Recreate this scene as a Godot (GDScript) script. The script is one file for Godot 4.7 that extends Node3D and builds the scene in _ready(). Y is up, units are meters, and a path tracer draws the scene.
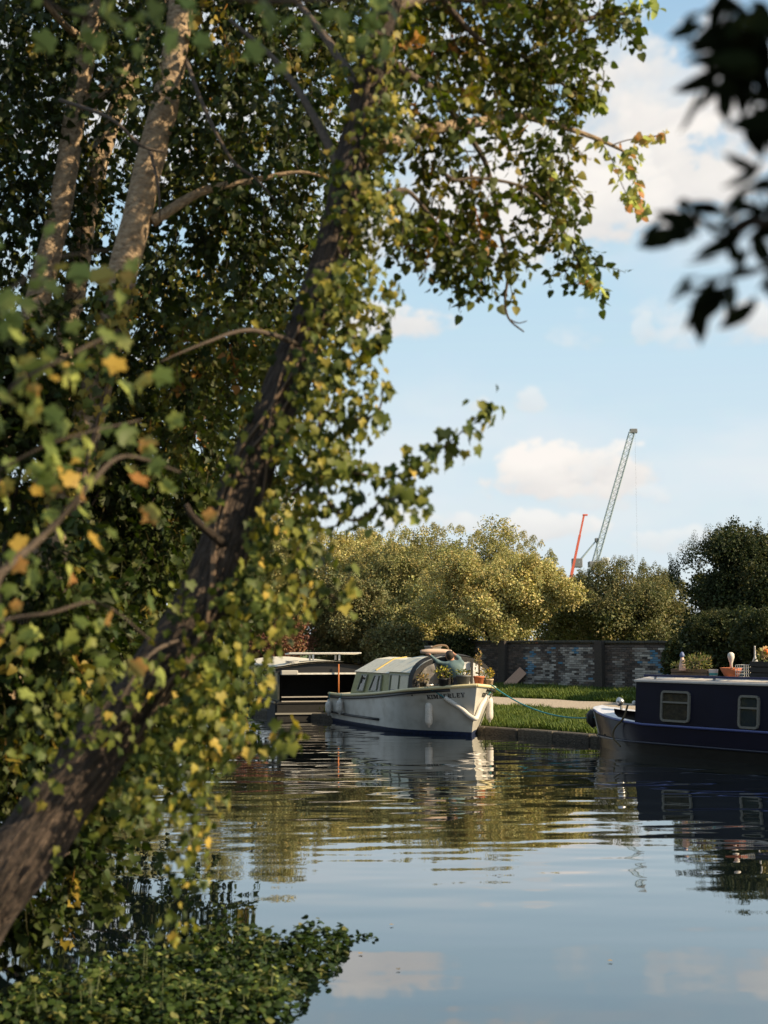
extends Node3D
# A canal in autumn: ivy-clad leaning tree in front, moored boats on the far bank.
# y up, metres; water level is y = 0; the camera stands on the near bank and looks along -z.

var rng := RandomNumberGenerator.new()
var noise := FastNoiseLite.new()
var used := {}
var M := {}
const C := Vector3(0.61, 0, 0.79)      # along the canal, towards the right of the view
const N := Vector3(0.79, 0, -0.61)     # across it, away from the water on the far side
const EDGE := Vector3(2.97, 0, -32.4)  # a point of the far bank's edge

func _ready():
	rng.seed = 7
	noise.seed = 3
	noise.noise_type = FastNoiseLite.TYPE_SIMPLEX_SMOOTH
	noise.frequency = 1.0
	noise.fractal_octaves = 3
	set_camera()
	set_sky()
	set_sun()
	make_materials()
	setting()
	far_trees()
	near_bank_trees()
	cranes()
	brick_wall()
	cruiser()
	barge()
	narrowboat()
	deckhand()
	left_trees()
	leaning_tree()
	ivy()
	maple()
	near_branch()
	floating_plants()

func set_camera():
	var cam := Camera3D.new()
	cam.name = "camera"
	cam.position = Vector3(0, 2.33, 0)
	cam.rotation.x = atan(128.0 / 1300.0)
	cam.far = 2000.0
	cam.near = 0.05
	var lens := CameraAttributesPhysical.new()
	lens.frustum_focal_length = 30.47
	lens.exposure_aperture = 1.5
	lens.frustum_focus_distance = 30.0
	lens.frustum_far = 2000.0
	cam.attributes = lens
	add_child(cam)
	cam.fov = 2.0 * rad_to_deg(atan(512.0 / 1300.0))

func set_sun():
	var sun := DirectionalLight3D.new()
	sun.name = "sun"
	sun.light_energy = 1.6
	sun.light_color = Color(1.0, 0.9, 0.74)
	sun.light_angular_distance = 0.6
	sun.shadow_enabled = true
	add_child(sun)
	var to_sun := Vector3(0.84, 0.57, 0.30).normalized()
	sun.look_at_from_position(to_sun * 50.0, Vector3.ZERO, Vector3.UP)

func set_sky():
	var env := Environment.new()
	env.background_mode = Environment.BG_SKY
	env.tonemap_mode = Environment.TONE_MAPPER_LINEAR
	env.tonemap_exposure = 1.8
	env.background_energy_multiplier = 0.55
	env.sdfgi_enabled = true
	env.ssao_enabled = true
	env.ssil_enabled = true
	var pan := PanoramaSkyMaterial.new()
	pan.panorama = ImageTexture.create_from_image(sky_picture())
	var sky := Sky.new()
	sky.sky_material = pan
	env.sky = sky
	var we := WorldEnvironment.new()
	we.name = "air"
	we.environment = env
	add_child(we)

func air(el: float) -> Vector3:   # clear sky, linear, by elevation in degrees
	var k := [[-2.0, Vector3(0.78, 0.85, 0.88)], [2.0, Vector3(0.76, 0.845, 0.885)], [8.0, Vector3(0.66, 0.81, 0.90)], [16.0, Vector3(0.52, 0.73, 0.88)], [28.0, Vector3(0.37, 0.58, 0.79)], [45.0, Vector3(0.21, 0.37, 0.56)], [90.0, Vector3(0.16, 0.29, 0.46)]]
	for i in k.size() - 1:
		if el <= k[i + 1][0]:
			return k[i][1].lerp(k[i + 1][1], clampf((el - k[i][0]) / (k[i + 1][0] - k[i][0]), 0, 1))
	return k[-1][1]

func sky_picture() -> Image:
	# thin high cloud on the clear sky, small, then enlarged; heaped clouds at full size
	var w := 1024
	var im := Image.create_empty(w + 8, 512, false, Image.FORMAT_RGB8)
	var fn := FastNoiseLite.new()
	fn.seed = 11
	fn.noise_type = FastNoiseLite.TYPE_SIMPLEX_SMOOTH
	fn.fractal_octaves = 4
	fn.frequency = 1.0
	for y in 512:
		var el := 90.0 - (y + 0.5) / 512.0 * 180.0
		var base := air(el)
		if el < -1.0:
			im.fill_rect(Rect2i(0, y, w + 8, 1), lin(base * 0.6))
			continue
		for x in w + 8:
			var az := (x - 4 + 0.5) / w * TAU
			var r := cos(deg_to_rad(el))
			var d := Vector3(sin(az) * r, sin(deg_to_rad(el)), -cos(az) * r)
			var v := fn.get_noise_3d(d.x * 3.2, d.y * 11.0, d.z * 3.2)
			var c := smoothstep(-0.2, 0.75, v) * 0.5
			im.set_pixel(x, y, lin(base.lerp(Vector3(0.92, 0.91, 0.90), c)))
	im.resize(4128, 2048, Image.INTERPOLATE_CUBIC)
	im = im.get_region(Rect2i(16, 0, 4096, 2048))
	# azimuth, elevation, half width, half height, density
	var clouds := [[11.51, 21.20, 19.0, 6.5, 0.85, 1.1], [14.75, 13.16, 7.0, 1.6, 0.5, 1.2], [1.63, 17.65, 9.0, 3.0, 0.6, 1.2], [8.55, 6.96, 4.4, 1.75, 1.0], [9.77, 7.37, 2.2, 1.2, 0.85], [6.45, 6.81, 2.2, 0.7, 0.6], [9.49, 6.07, 3.4, 0.8, 0.35],
		[11.91, 19.35, 8.0, 3.8, 1.0], [7.92, 18.33, 6.5, 2.8, 0.95], [3.88, 17.40, 4.0, 2.2, 0.8], [13.73, 22.81, 7.0, 2.6, 0.6], [10.25, 24.45, 4.0, 2.0, 0.5], [0.49, 13.94, 3.0, 1.3, 0.9], [-1.09, 17.44, 4.0, 1.8, 0.8],
		[6.40, 10.40, 0.8, 0.8, 0.45], [4.10, 10.26, 1.1, 0.6, 0.4], [7.09, 4.88, 2.6, 0.9, 0.7], [13.28, 4.06, 3.0, 0.8, 0.4], [2.03, 5.05, 2.4, 0.8, 0.5], [11.56, 13.24, 0.6, 0.9, 0.35], [15.80, 13.31, 2.0, 1.0, 0.6],
		[-10.53, 20.86, 7.0, 2.6, 0.7], [-14.22, 11.93, 6.0, 1.8, 0.6], [-7.04, 25.80, 8.0, 3.0, 0.6]]
	var r2 := RandomNumberGenerator.new()
	r2.seed = 5
	for i in 70:
		var az := r2.randf_range(20.0, 340.0)
		var el := rad_to_deg(asin(r2.randf_range(0.05, 0.95)))
		var s := r2.randf_range(0.6, 1.5)
		clouds.append([az, el, 6.5 * s, 2.6 * s, r2.randf_range(0.5, 0.95)])
		if i % 5 == 0:
			clouds.append([az + 4.0, el, 14.0, 4.6, 0.7, 1.3])
	var fc := FastNoiseLite.new()
	fc.seed = 23
	fc.noise_type = FastNoiseLite.TYPE_SIMPLEX_SMOOTH
	fc.fractal_octaves = 5
	fc.frequency = 1.0
	var ppd := 4096.0 / 360.0
	for c in clouds:
		var soft: float = c[5] if c.size() > 5 else 0.55
		var stretch: float = 1.0 / maxf(cos(deg_to_rad(c[1])), 0.2)
		var x0 := int((c[0] - c[2] * 1.5 * stretch) * ppd)
		var x1 := int((c[0] + c[2] * 1.5 * stretch) * ppd)
		var y0 := maxi(0, int((90.0 - c[1] - c[3] * 1.5) * ppd))
		var y1 := mini(1035, int((90.0 - c[1] + c[3] * 1.2) * ppd))
		for y in range(y0, y1):
			var el := 90.0 - y / ppd
			var de: float = (el - c[1]) / c[3]
			for x in range(x0, x1):
				var az := x / ppd
				var da: float = (az - c[0]) / (c[2] * stretch)
				var q: float = da * da + (de * de if de > 0.0 else de * de * 2.6)
				if q > 2.1:
					continue
				var n := fc.get_noise_3d(az * 0.30 / stretch, el * 0.45, c[2])
				var n2 := fc.get_noise_3d(az * 1.1, el * 1.5, c[2] + 7.0)
				var d := smoothstep(0.0, soft, 0.70 - q * 0.8 + n * 1.25 + n2 * 0.35) * float(c[4])
				if d <= 0.003:
					continue
				var sh := clampf(0.5 + de * 0.55 + n * 0.5, 0.0, 1.0)
				var body := Vector3(0.74, 0.73, 0.73).lerp(Vector3(1.0, 0.955, 0.90), sh)
				var px := posmod(x, 4096)
				var o := im.get_pixel(px, y).srgb_to_linear()
				im.set_pixel(px, y, lin(Vector3(o.r, o.g, o.b).lerp(body, d)))
	return im

# ---------------------------------------------------------------- helpers

func lin(v: Vector3) -> Color:          # linear base colour to an sRGB Color
	return Color(v.x, v.y, v.z).linear_to_srgb()

func numbered(called: String) -> String:
	if not used.has(called):
		used[called] = 0
		return called
	used[called] += 1
	return "%s_%03d" % [called, used[called]]

func thing(called: String, label: String, category: String, at := Vector3.ZERO, basis := Basis(), group := "") -> Node3D:
	var o := Node3D.new()
	o.name = numbered(called)
	add_child(o)
	o.transform = Transform3D(basis, at)
	o.set_meta("label", label)
	o.set_meta("category", category)
	if group:
		o.set_meta("group", group)
	return o

func part(called: String, st, m: Material, parent: Node3D) -> MeshInstance3D:
	var o := MeshInstance3D.new()
	o.name = called
	o.mesh = st if st is Mesh else done(st)
	o.material_override = m
	parent.add_child(o, true)
	return o

func struct(called: String, st, m: Material) -> MeshInstance3D:
	var o := part(called, st, m, self)
	o.set_meta("kind", "structure")
	return o

func many(called: String, mesh: Mesh, xs: Array, cols: Array, m: Material, parent: Node3D) -> MultiMeshInstance3D:
	var mm := MultiMesh.new()
	mm.transform_format = MultiMesh.TRANSFORM_3D
	mm.use_colors = true
	mm.mesh = mesh
	mm.instance_count = xs.size()
	for i in xs.size():
		mm.set_instance_transform(i, xs[i])
		mm.set_instance_color(i, cols[i])
	var o := MultiMeshInstance3D.new()
	o.name = called
	o.multimesh = mm
	o.material_override = m
	o.set_meta("kind", "stuff")
	parent.add_child(o, true)
	return o

func mb(smooth := false) -> SurfaceTool:
	var st := SurfaceTool.new()
	st.begin(Mesh.PRIMITIVE_TRIANGLES)
	st.set_smooth_group(0 if smooth else -1)
	return st

func done(st: SurfaceTool) -> ArrayMesh:
	st.generate_normals()
	return st.commit()

func vtx(st: SurfaceTool, p: Vector3, uv := Vector2.ZERO):
	st.set_uv(uv)
	st.add_vertex(p)

func tri(st: SurfaceTool, a: Vector3, b: Vector3, c: Vector3):
	vtx(st, a)
	vtx(st, b)
	vtx(st, c)

func quad(st: SurfaceTool, a: Vector3, b: Vector3, c: Vector3, d: Vector3):
	vtx(st, a, Vector2(0, 0))
	vtx(st, b, Vector2(1, 0))
	vtx(st, c, Vector2(1, 1))
	vtx(st, a, Vector2(0, 0))
	vtx(st, c, Vector2(1, 1))
	vtx(st, d, Vector2(0, 1))

# a box with chamfered edges, 44 triangles
func box(st: SurfaceTool, c: Vector3, size: Vector3, bs := Basis(), ch := 0.0):
	var h := size / 2.0
	if ch <= 0.0:
		var p := []
		for i in 8:
			p.append(c + bs * Vector3(h.x if i & 1 else -h.x, h.y if i & 2 else -h.y, h.z if i & 4 else -h.z))
		for f in [[0, 1, 3, 2], [5, 4, 6, 7], [4, 0, 2, 6], [1, 5, 7, 3], [2, 3, 7, 6], [4, 5, 1, 0]]:
			quad(st, p[f[3]], p[f[2]], p[f[1]], p[f[0]])
		return
	ch = minf(ch, 0.45 * minf(size.x, minf(size.y, size.z)))
	var ax := func(k: int, s: float, a: float, b: float) -> Vector3:
		var v := Vector3.ZERO
		v[k] = s
		v[(k + 1) % 3] = a
		v[(k + 2) % 3] = b
		return c + bs * v
	for k in 3:
		var a := h[(k + 1) % 3] - ch
		var b := h[(k + 2) % 3] - ch
		for s in [-1.0, 1.0]:
			var q := [ax.call(k, s * h[k], -a, -b), ax.call(k, s * h[k], a, -b), ax.call(k, s * h[k], a, b), ax.call(k, s * h[k], -a, b)]
			if s < 0:
				quad(st, q[0], q[1], q[2], q[3])
			else:
				quad(st, q[3], q[2], q[1], q[0])
		# the four edges along k
		for s in [-1.0, 1.0]:
			for t in [-1.0, 1.0]:
				var u: float = h[k] - ch
				var e := [ax.call(k, -u, s * h[(k + 1) % 3], t * b), ax.call(k, u, s * h[(k + 1) % 3], t * b), ax.call(k, u, s * a, t * h[(k + 2) % 3]), ax.call(k, -u, s * a, t * h[(k + 2) % 3])]
				if s * t > 0:
					quad(st, e[3], e[2], e[1], e[0])
				else:
					quad(st, e[0], e[1], e[2], e[3])
	for i in 8:
		var s := Vector3(1 if i & 1 else -1, 1 if i & 2 else -1, 1 if i & 4 else -1)
		var a := c + bs * (s * Vector3(h.x, h.y - ch, h.z - ch))
		var b := c + bs * (s * Vector3(h.x - ch, h.y, h.z - ch))
		var d := c + bs * (s * Vector3(h.x - ch, h.y - ch, h.z))
		if s.x * s.y * s.z > 0:
			tri(st, d, b, a)
		else:
			tri(st, a, b, d)

func bar(st: SurfaceTool, a: Vector3, b: Vector3, w: float, h: float, up := Vector3.UP):
	var d := (b - a).normalized()
	var s := d.cross(up).normalized()
	box(st, (a + b) / 2, Vector3(w, h, a.distance_to(b)), Basis(s, s.cross(-d).normalized(), -d))

# a swept tube; v runs along its length in metres, u once round
func tube(st: SurfaceTool, pts: Array, radii: Array, sides := 8, lump := 0.0):
	var rings := []
	var side := Vector3.ZERO
	var run := 0.0
	var vs := []
	for i in pts.size():
		var d: Vector3 = (pts[mini(i + 1, pts.size() - 1)] - pts[maxi(i - 1, 0)]).normalized()
		if side == Vector3.ZERO:
			side = d.cross(Vector3.UP if absf(d.y) < 0.9 else Vector3.RIGHT).normalized()
		side = (side - d * side.dot(d)).normalized()
		var o := d.cross(side)
		if i:
			run += pts[i].distance_to(pts[i - 1])
		vs.append(run)
		var ring := []
		for k in sides:
			var a := TAU * k / sides
			var v := side * cos(a) + o * sin(a)
			var r: float = radii[i]
			if lump > 0.0:
				var p: Vector3 = pts[i] + v * r
				r *= 1.0 + lump * noise.get_noise_3d(p.x * 3.0, p.y * 2.0, p.z * 3.0) + lump * 0.6 * noise.get_noise_3d(p.x * 11.0, p.y * 4.0, p.z * 11.0)
			ring.append(pts[i] + v * r)
		rings.append(ring)
	for i in pts.size() - 1:
		for k in sides:
			var n := (k + 1) % sides
			var u0 := float(k) / sides
			var u1 := float(k + 1) / sides
			vtx(st, rings[i][k], Vector2(u0, vs[i]))
			vtx(st, rings[i + 1][k], Vector2(u0, vs[i + 1]))
			vtx(st, rings[i + 1][n], Vector2(u1, vs[i + 1]))
			vtx(st, rings[i][k], Vector2(u0, vs[i]))
			vtx(st, rings[i + 1][n], Vector2(u1, vs[i + 1]))
			vtx(st, rings[i][n], Vector2(u1, vs[i]))
	for e in [0, pts.size() - 1]:
		for k in sides:
			var n := (k + 1) % sides
			if e == 0:
				tri(st, pts[e], rings[e][k], rings[e][n])
			else:
				tri(st, pts[e], rings[e][n], rings[e][k])

# Catmull-Rom through control points (each a Vector3), n steps per span
func smooth_path(p: Array, n := 6) -> Array:
	var o := []
	for i in p.size() - 1:
		for k in n:
			o.append(p[i].cubic_interpolate(p[i + 1], p[maxi(i - 1, 0)], p[mini(i + 2, p.size() - 1)], float(k) / n))
	o.append(p[-1])
	return o

func taper(n: int, a: float, b: float, power := 1.0) -> Array:
	var o := []
	for i in n:
		o.append(lerpf(a, b, pow(float(i) / maxi(n - 1, 1), power)))
	return o

func loft(st: SurfaceTool, rings: Array, closed := false):
	for i in rings.size() - 1:
		var n: int = rings[i].size()
		for k in (n if closed else n - 1):
			quad(st, rings[i][k], rings[i + 1][k], rings[i + 1][(k + 1) % n], rings[i][(k + 1) % n])

func lathe(st: SurfaceTool, prof: Array, at: Vector3, sides := 14):
	var rings := []
	for p in prof:
		var r := []
		for k in sides:
			r.append(at + Vector3(cos(TAU * k / sides) * p.x, p.y, sin(TAU * k / sides) * p.x))
		rings.append(r)
	loft(st, rings, true)

# a flat plate with thickness from an outline in the plane of bs.x, bs.y
func plate(st: SurfaceTool, outline: PackedVector2Array, at: Vector3, bs: Basis, t: float):
	var ix := Geometry2D.triangulate_polygon(outline)
	var n := outline.size()
	for i in range(0, ix.size(), 3):
		var a := outline[ix[i]]
		var b := outline[ix[i + 1]]
		var c := outline[ix[i + 2]]
		tri(st, at + bs * Vector3(a.x, a.y, t / 2), at + bs * Vector3(b.x, b.y, t / 2), at + bs * Vector3(c.x, c.y, t / 2))
		tri(st, at + bs * Vector3(c.x, c.y, -t / 2), at + bs * Vector3(b.x, b.y, -t / 2), at + bs * Vector3(a.x, a.y, -t / 2))
	for i in n:
		var a := outline[i]
		var b := outline[(i + 1) % n]
		quad(st, at + bs * Vector3(a.x, a.y, t / 2), at + bs * Vector3(b.x, b.y, t / 2), at + bs * Vector3(b.x, b.y, -t / 2), at + bs * Vector3(a.x, a.y, -t / 2))

func ground_h(t: float, s: float) -> float:   # far bank height by distance t from the edge
	var k := [[0.0, 0.15], [0.6, 0.22], [4.5, 0.40], [6.8, 0.48], [11.5, 0.62], [14.0, 0.7], [600.0, 1.2]]
	for i in k.size() - 1:
		if t <= k[i + 1][0]:
			return lerpf(k[i][1], k[i + 1][1], clampf((t - k[i][0]) / (k[i + 1][0] - k[i][0]), 0, 1)) + 0.03 * noise.get_noise_2d(s * 0.5, t * 0.5)
	return 1.2

func far_pt(s: float, t: float, h := 0.0) -> Vector3:
	return EDGE + C * s + N * t + Vector3.UP * (ground_h(t, s) + h)

# ---------------------------------------------------------------- materials

func noise_tex(freq: float, ramp: Array, seed_ := 1, octaves := 4, kind := FastNoiseLite.TYPE_SIMPLEX_SMOOTH) -> NoiseTexture2D:
	var f := FastNoiseLite.new()
	f.seed = seed_
	f.noise_type = kind
	f.frequency = freq
	f.fractal_octaves = octaves
	var t := NoiseTexture2D.new()
	t.width = 512
	t.height = 512
	t.seamless = true
	t.noise = f
	if ramp:
		var g := Gradient.new()
		g.offsets = PackedFloat32Array(ramp.map(func(r): return r[0]))
		g.colors = PackedColorArray(ramp.map(func(r): return lin(r[1])))
		t.color_ramp = g
	return t

func plain(c: Vector3, rough := 0.6, metal := 0.0) -> StandardMaterial3D:
	var m := StandardMaterial3D.new()
	m.albedo_color = lin(c)
	m.roughness = rough
	m.metallic = metal
	return m

# colours from noise, mapped in world space
func mottled(ramp: Array, scale: float, rough := 0.7, bump := 0.0, freq := 0.02, seed_ := 1) -> StandardMaterial3D:
	var m := StandardMaterial3D.new()
	m.albedo_texture = noise_tex(freq, ramp, seed_)
	m.roughness = rough
	m.uv1_triplanar = true
	m.uv1_world_triplanar = true
	m.uv1_scale = Vector3.ONE * scale
	if bump > 0.0:
		m.heightmap_enabled = true
		m.heightmap_texture = noise_tex(freq * 2.0, [], seed_ + 9)
		m.heightmap_scale = bump
	return m

func bark(ramp: Array, u: float, v: float, bump: float, seed_: int) -> StandardMaterial3D:
	var m := StandardMaterial3D.new()
	m.albedo_texture = noise_tex(0.02, ramp, seed_, 5)
	m.roughness = 0.9
	m.uv1_scale = Vector3(u, v, 1)
	m.heightmap_enabled = true
	m.heightmap_texture = noise_tex(0.03, [], seed_ + 4, 5)
	m.heightmap_scale = bump
	return m

func leafy(rough := 0.55, back := Color(0.75, 0.8, 0.45)) -> StandardMaterial3D:
	var m := StandardMaterial3D.new()
	m.vertex_color_use_as_albedo = true
	m.metallic_specular = 0.38
	m.roughness = rough
	m.backlight_enabled = true
	m.backlight = back
	return m

func make_materials():
	M.bark = bark([[0.0, Vector3(0.02, 0.014, 0.01)], [0.45, Vector3(0.055, 0.038, 0.028)], [0.7, Vector3(0.10, 0.07, 0.052)], [1.0, Vector3(0.15, 0.11, 0.08)]], 3.0, 0.5, 6.0, 3)
	M.smooth_bark = bark([[0.0, Vector3(0.10, 0.07, 0.042)], [0.35, Vector3(0.25, 0.18, 0.115)], [0.7, Vector3(0.34, 0.25, 0.16)], [1.0, Vector3(0.40, 0.31, 0.21)]], 0.7, 1.6, 1.2, 8)
	M.twig = bark([[0.0, Vector3(0.06, 0.045, 0.035)], [1.0, Vector3(0.16, 0.12, 0.09)]], 1.0, 2.0, 0.6, 12)
	M.leaf = leafy()
	M.far_leaf = leafy(0.6, Color(0.6, 0.62, 0.4))
	M.ivy_stem = plain(Vector3(0.11, 0.075, 0.05), 0.9)
	M.glass = plain(Vector3(0.03, 0.035, 0.035), 0.03)
	M.glass.transparency = BaseMaterial3D.TRANSPARENCY_ALPHA
	M.glass.albedo_color.a = 0.15
	M.black = plain(Vector3(0.012, 0.012, 0.014), 0.5)
	M.black_cloth = mottled([[0.0, Vector3(0.012, 0.012, 0.013)], [1.0, Vector3(0.035, 0.034, 0.034)]], 1.5, 0.85, 1.0)
	M.steel = plain(Vector3(0.5, 0.5, 0.5), 0.35, 0.9)
	M.white_paint = mottled([[0.0, Vector3(0.50, 0.48, 0.44)], [0.5, Vector3(0.66, 0.65, 0.61)], [1.0, Vector3(0.72, 0.71, 0.68)]], 0.8, 0.4)
	M.fender = mottled([[0.0, Vector3(0.35, 0.31, 0.26)], [0.45, Vector3(0.62, 0.58, 0.53)], [1.0, Vector3(0.72, 0.69, 0.65)]], 3.0, 0.55)
	M.terracotta = mottled([[0.0, Vector3(0.42, 0.12, 0.05)], [1.0, Vector3(0.60, 0.20, 0.09)]], 6.0, 0.8)
	M.wood = mottled([[0.0, Vector3(0.10, 0.06, 0.035)], [1.0, Vector3(0.24, 0.16, 0.10)]], 4.0, 0.8)
	M.soil = plain(Vector3(0.03, 0.022, 0.016), 1.0)
	M.teal_rope = plain(Vector3(0.03, 0.22, 0.26), 0.8)

# ---------------------------------------------------------------- leaves

# a leaf of length 1 along +y, its upper face to +z; outline is the right half from stalk to tip
func leaf_shape(half: Array, fold := 0.25, droop := 0.3) -> ArrayMesh:
	var st := mb(true)
	st.set_color(Color.WHITE)
	leaf_into(st, half, Transform3D(), fold, droop)
	return done(st)

func leaf_pt(x: float, y: float, fold: float, droop: float) -> Vector3:
	return Vector3(x, y, absf(x) * fold - y * y * droop)

func leaf_into(st: SurfaceTool, half: Array, xf: Transform3D, fold: float, droop: float):
	for s in [-1.0, 1.0]:
		for i in half.size() - 1:
			var a: Vector2 = half[i]
			var b: Vector2 = half[i + 1]
			var ma := xf * leaf_pt(0, clampf(a.y, 0, 1), fold, droop)
			var mc := xf * leaf_pt(0, clampf(b.y, 0, 1), fold, droop)
			var pa := xf * leaf_pt(a.x * s, a.y, fold, droop)
			var pb := xf * leaf_pt(b.x * s, b.y, fold, droop)
			if s > 0:
				tri(st, ma, pb, pa)
				if b.x > 0.001:
					tri(st, ma, mc, pb)
			else:
				tri(st, ma, pa, pb)
				if b.x > 0.001:
					tri(st, ma, pb, mc)

const POPLAR := [Vector2(0, 0), Vector2(0.30, -0.04), Vector2(0.47, 0.16), Vector2(0.45, 0.40), Vector2(0.25, 0.74), Vector2(0, 1)]
const IVY := [Vector2(0, 0), Vector2(0.30, -0.12), Vector2(0.46, 0.08), Vector2(0.40, 0.22), Vector2(0.56, 0.44), Vector2(0.27, 0.56), Vector2(0, 1)]
const MAPLE := [Vector2(0, 0), Vector2(0.24, -0.10), Vector2(0.42, 0.02), Vector2(0.36, 0.18), Vector2(0.62, 0.44), Vector2(0.50, 0.50), Vector2(0.56, 0.64), Vector2(0.26, 0.56), Vector2(0.24, 0.74), Vector2(0.14, 0.76), Vector2(0, 1.04)]
const LANCE := [Vector2(0, 0), Vector2(0.12, 0.15), Vector2(0.20, 0.42), Vector2(0.14, 0.74), Vector2(0, 1)]
const ROUND := [Vector2(0, 0.1), Vector2(0.32, -0.02), Vector2(0.5, 0.25), Vector2(0.46, 0.62), Vector2(0.22, 0.9), Vector2(0, 0.96)]
const PLAIN := [Vector2(0, 0), Vector2(0.34, 0.3), Vector2(0.26, 0.68), Vector2(0, 1)]

func aim(dir: Vector3, up: Vector3, size: float, at: Vector3) -> Transform3D:
	var y := dir.normalized()
	var z := up - y * up.dot(y)
	z = z.normalized() if z.length() > 0.01 else y.cross(Vector3(0.3, 0.5, 0.8)).normalized()
	return Transform3D(Basis(y.cross(z), y, z).scaled(Vector3.ONE * size), at)

func rand_dir() -> Vector3:
	while true:
		var v := Vector3(rng.randf_range(-1, 1), rng.randf_range(-1, 1), rng.randf_range(-1, 1))
		if v.length() < 1.0 and v.length() > 0.05:
			return v.normalized()
	return Vector3.UP

func hang(droop := 0.5) -> Vector3:      # the way a leaf blade points: out and down
	return (rand_dir() * Vector3(1, 0.5, 1) + Vector3(0, -droop, 0)).normalized()

func face() -> Vector3:                  # the way its upper face looks: mostly up
	return (Vector3(0, 1, 0) + rand_dir() * 0.9).normalized()

# a twig with leaves, hanging along -y from the origin; colours multiply the copy's own
func sprig(half: Array, length: float, leaf: float, count: int, spread := 0.8, seed_ := 1) -> ArrayMesh:
	rng.seed = seed_
	var st := mb(true)
	st.set_color(Color(0.7, 0.45, 0.35))
	var p := [Vector3.ZERO, Vector3(0.04, -0.35, 0.03) * length, Vector3(0.10, -0.7, -0.02) * length, Vector3(0.12, -1, 0.02) * length]
	tube(st, p, [0.005, 0.004, 0.003, 0.002], 3)
	for i in count:
		var t := 0.15 + 0.85 * (i + rng.randf() * 0.6) / count
		var at: Vector3 = p[0].lerp(p[3], t) + Vector3(rng.randf_range(-1, 1), rng.randf_range(-0.4, 0.4), rng.randf_range(-1, 1)) * length * 0.10
		var dir := (rand_dir() * Vector3(1, 0.4, 1) * spread + Vector3(0, -0.5, 0)).normalized()
		var stalk := at + dir * leaf * 0.5
		st.set_color(Color(0.8, 0.7, 0.4))
		var sd := dir.cross(Vector3(0.3, 0.1, 0.9)).normalized() * 0.0022
		tri(st, at - sd, at + sd, stalk)
		var g := rng.randf_range(0.72, 1.25)
		st.set_color(Color(g * rng.randf_range(0.88, 1.2), g, g * rng.randf_range(0.7, 1.1)))
		leaf_into(st, half, aim(dir + rand_dir() * 0.35, face(), leaf * rng.randf_range(0.7, 1.15), stalk), rng.randf_range(0.05, 0.45), rng.randf_range(0.0, 0.4))
	return done(st)

func pick(pal: Array) -> Color:          # palette rows: [weight, linear colour]
	var total := 0.0
	for p in pal:
		total += p[0]
	var r := rng.randf() * total
	for p in pal:
		r -= p[0]
		if r <= 0:
			var g := rng.randf_range(0.75, 1.25)
			return Color(p[1].x * g * rng.randf_range(0.9, 1.12), p[1].y * g, p[1].z * g)
	return Color.WHITE

func in_ball() -> Vector3:
	return rand_dir() * pow(rng.randf(), 0.4)

# scatter sprigs through ellipsoids: rows [centre, radius (Vector3 or float), count]; uneven because noise thins them
func scatter(blobs: Array, pal: Array, size: Vector2, xs: Array, cols: Array, thin := 0.25, grain := 1.4, out_dir := 0.6):
	for b in blobs:
		var r: Vector3 = b[1] if b[1] is Vector3 else Vector3.ONE * b[1]
		for i in b[2]:
			var u := in_ball()
			var p: Vector3 = b[0] + u * r
			if noise.get_noise_3d(p.x * grain, p.y * grain, p.z * grain) < rng.randf_range(-0.8, 0.25) * thin * 2.0 - 0.1 and thin > 0.0:
				continue
			var down := (Vector3(0, -1, 0) + u * out_dir + rand_dir() * 0.6).normalized()
			xs.append(aim(-down, rand_dir(), rng.randf_range(size.x, size.y), p))
			cols.append(pick(pal))

# leaves that can be told apart become parts; the rest of them is one mass
func spread_leaves(parent: Node3D, mesh: Array, cands: Array, keep: int, mats: Array, pal: Array, called := "leaf", mass := "foliage"):
	cands.sort_custom(func(a, b): return a[2] < b[2])
	var xs := []
	var cols := []
	for k in mesh.size():
		xs.append([])
		cols.append([])
	for i in cands.size():
		if i < keep:
			var o := part(called, mesh[i % mesh.size()], mats[cands[i][1]], parent)
			o.transform = cands[i][0]
		else:
			var c: Vector3 = pal[cands[i][1]]
			var g := rng.randf_range(0.75, 1.25)
			xs[i % mesh.size()].append(cands[i][0])
			cols[i % mesh.size()].append(Color(c.x * g, c.y * g, c.z * g))
	for k in mesh.size():
		if xs[k]:
			many(mass, mesh[k], xs[k], cols[k], M.leaf, parent)

func leaf_forms(half: Array) -> Array:   # flat, folded and curled leaves, each a little narrower or wider
	var o := []
	for f in [[0.10, 0.15, 1.0], [0.55, 0.35, 0.85], [-0.25, 0.55, 1.1], [0.35, -0.25, 0.75]]:
		o.append(leaf_shape(half.map(func(p): return Vector2(p.x * f[2], p.y)), f[0], f[1]))
	return o

func leaf_mats(pal: Array) -> Array:
	return pal.map(func(c):
		var m := leafy()
		m.vertex_color_use_as_albedo = false
		m.albedo_color = lin(c)
		return m)

# ---------------------------------------------------------------- the setting

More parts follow.
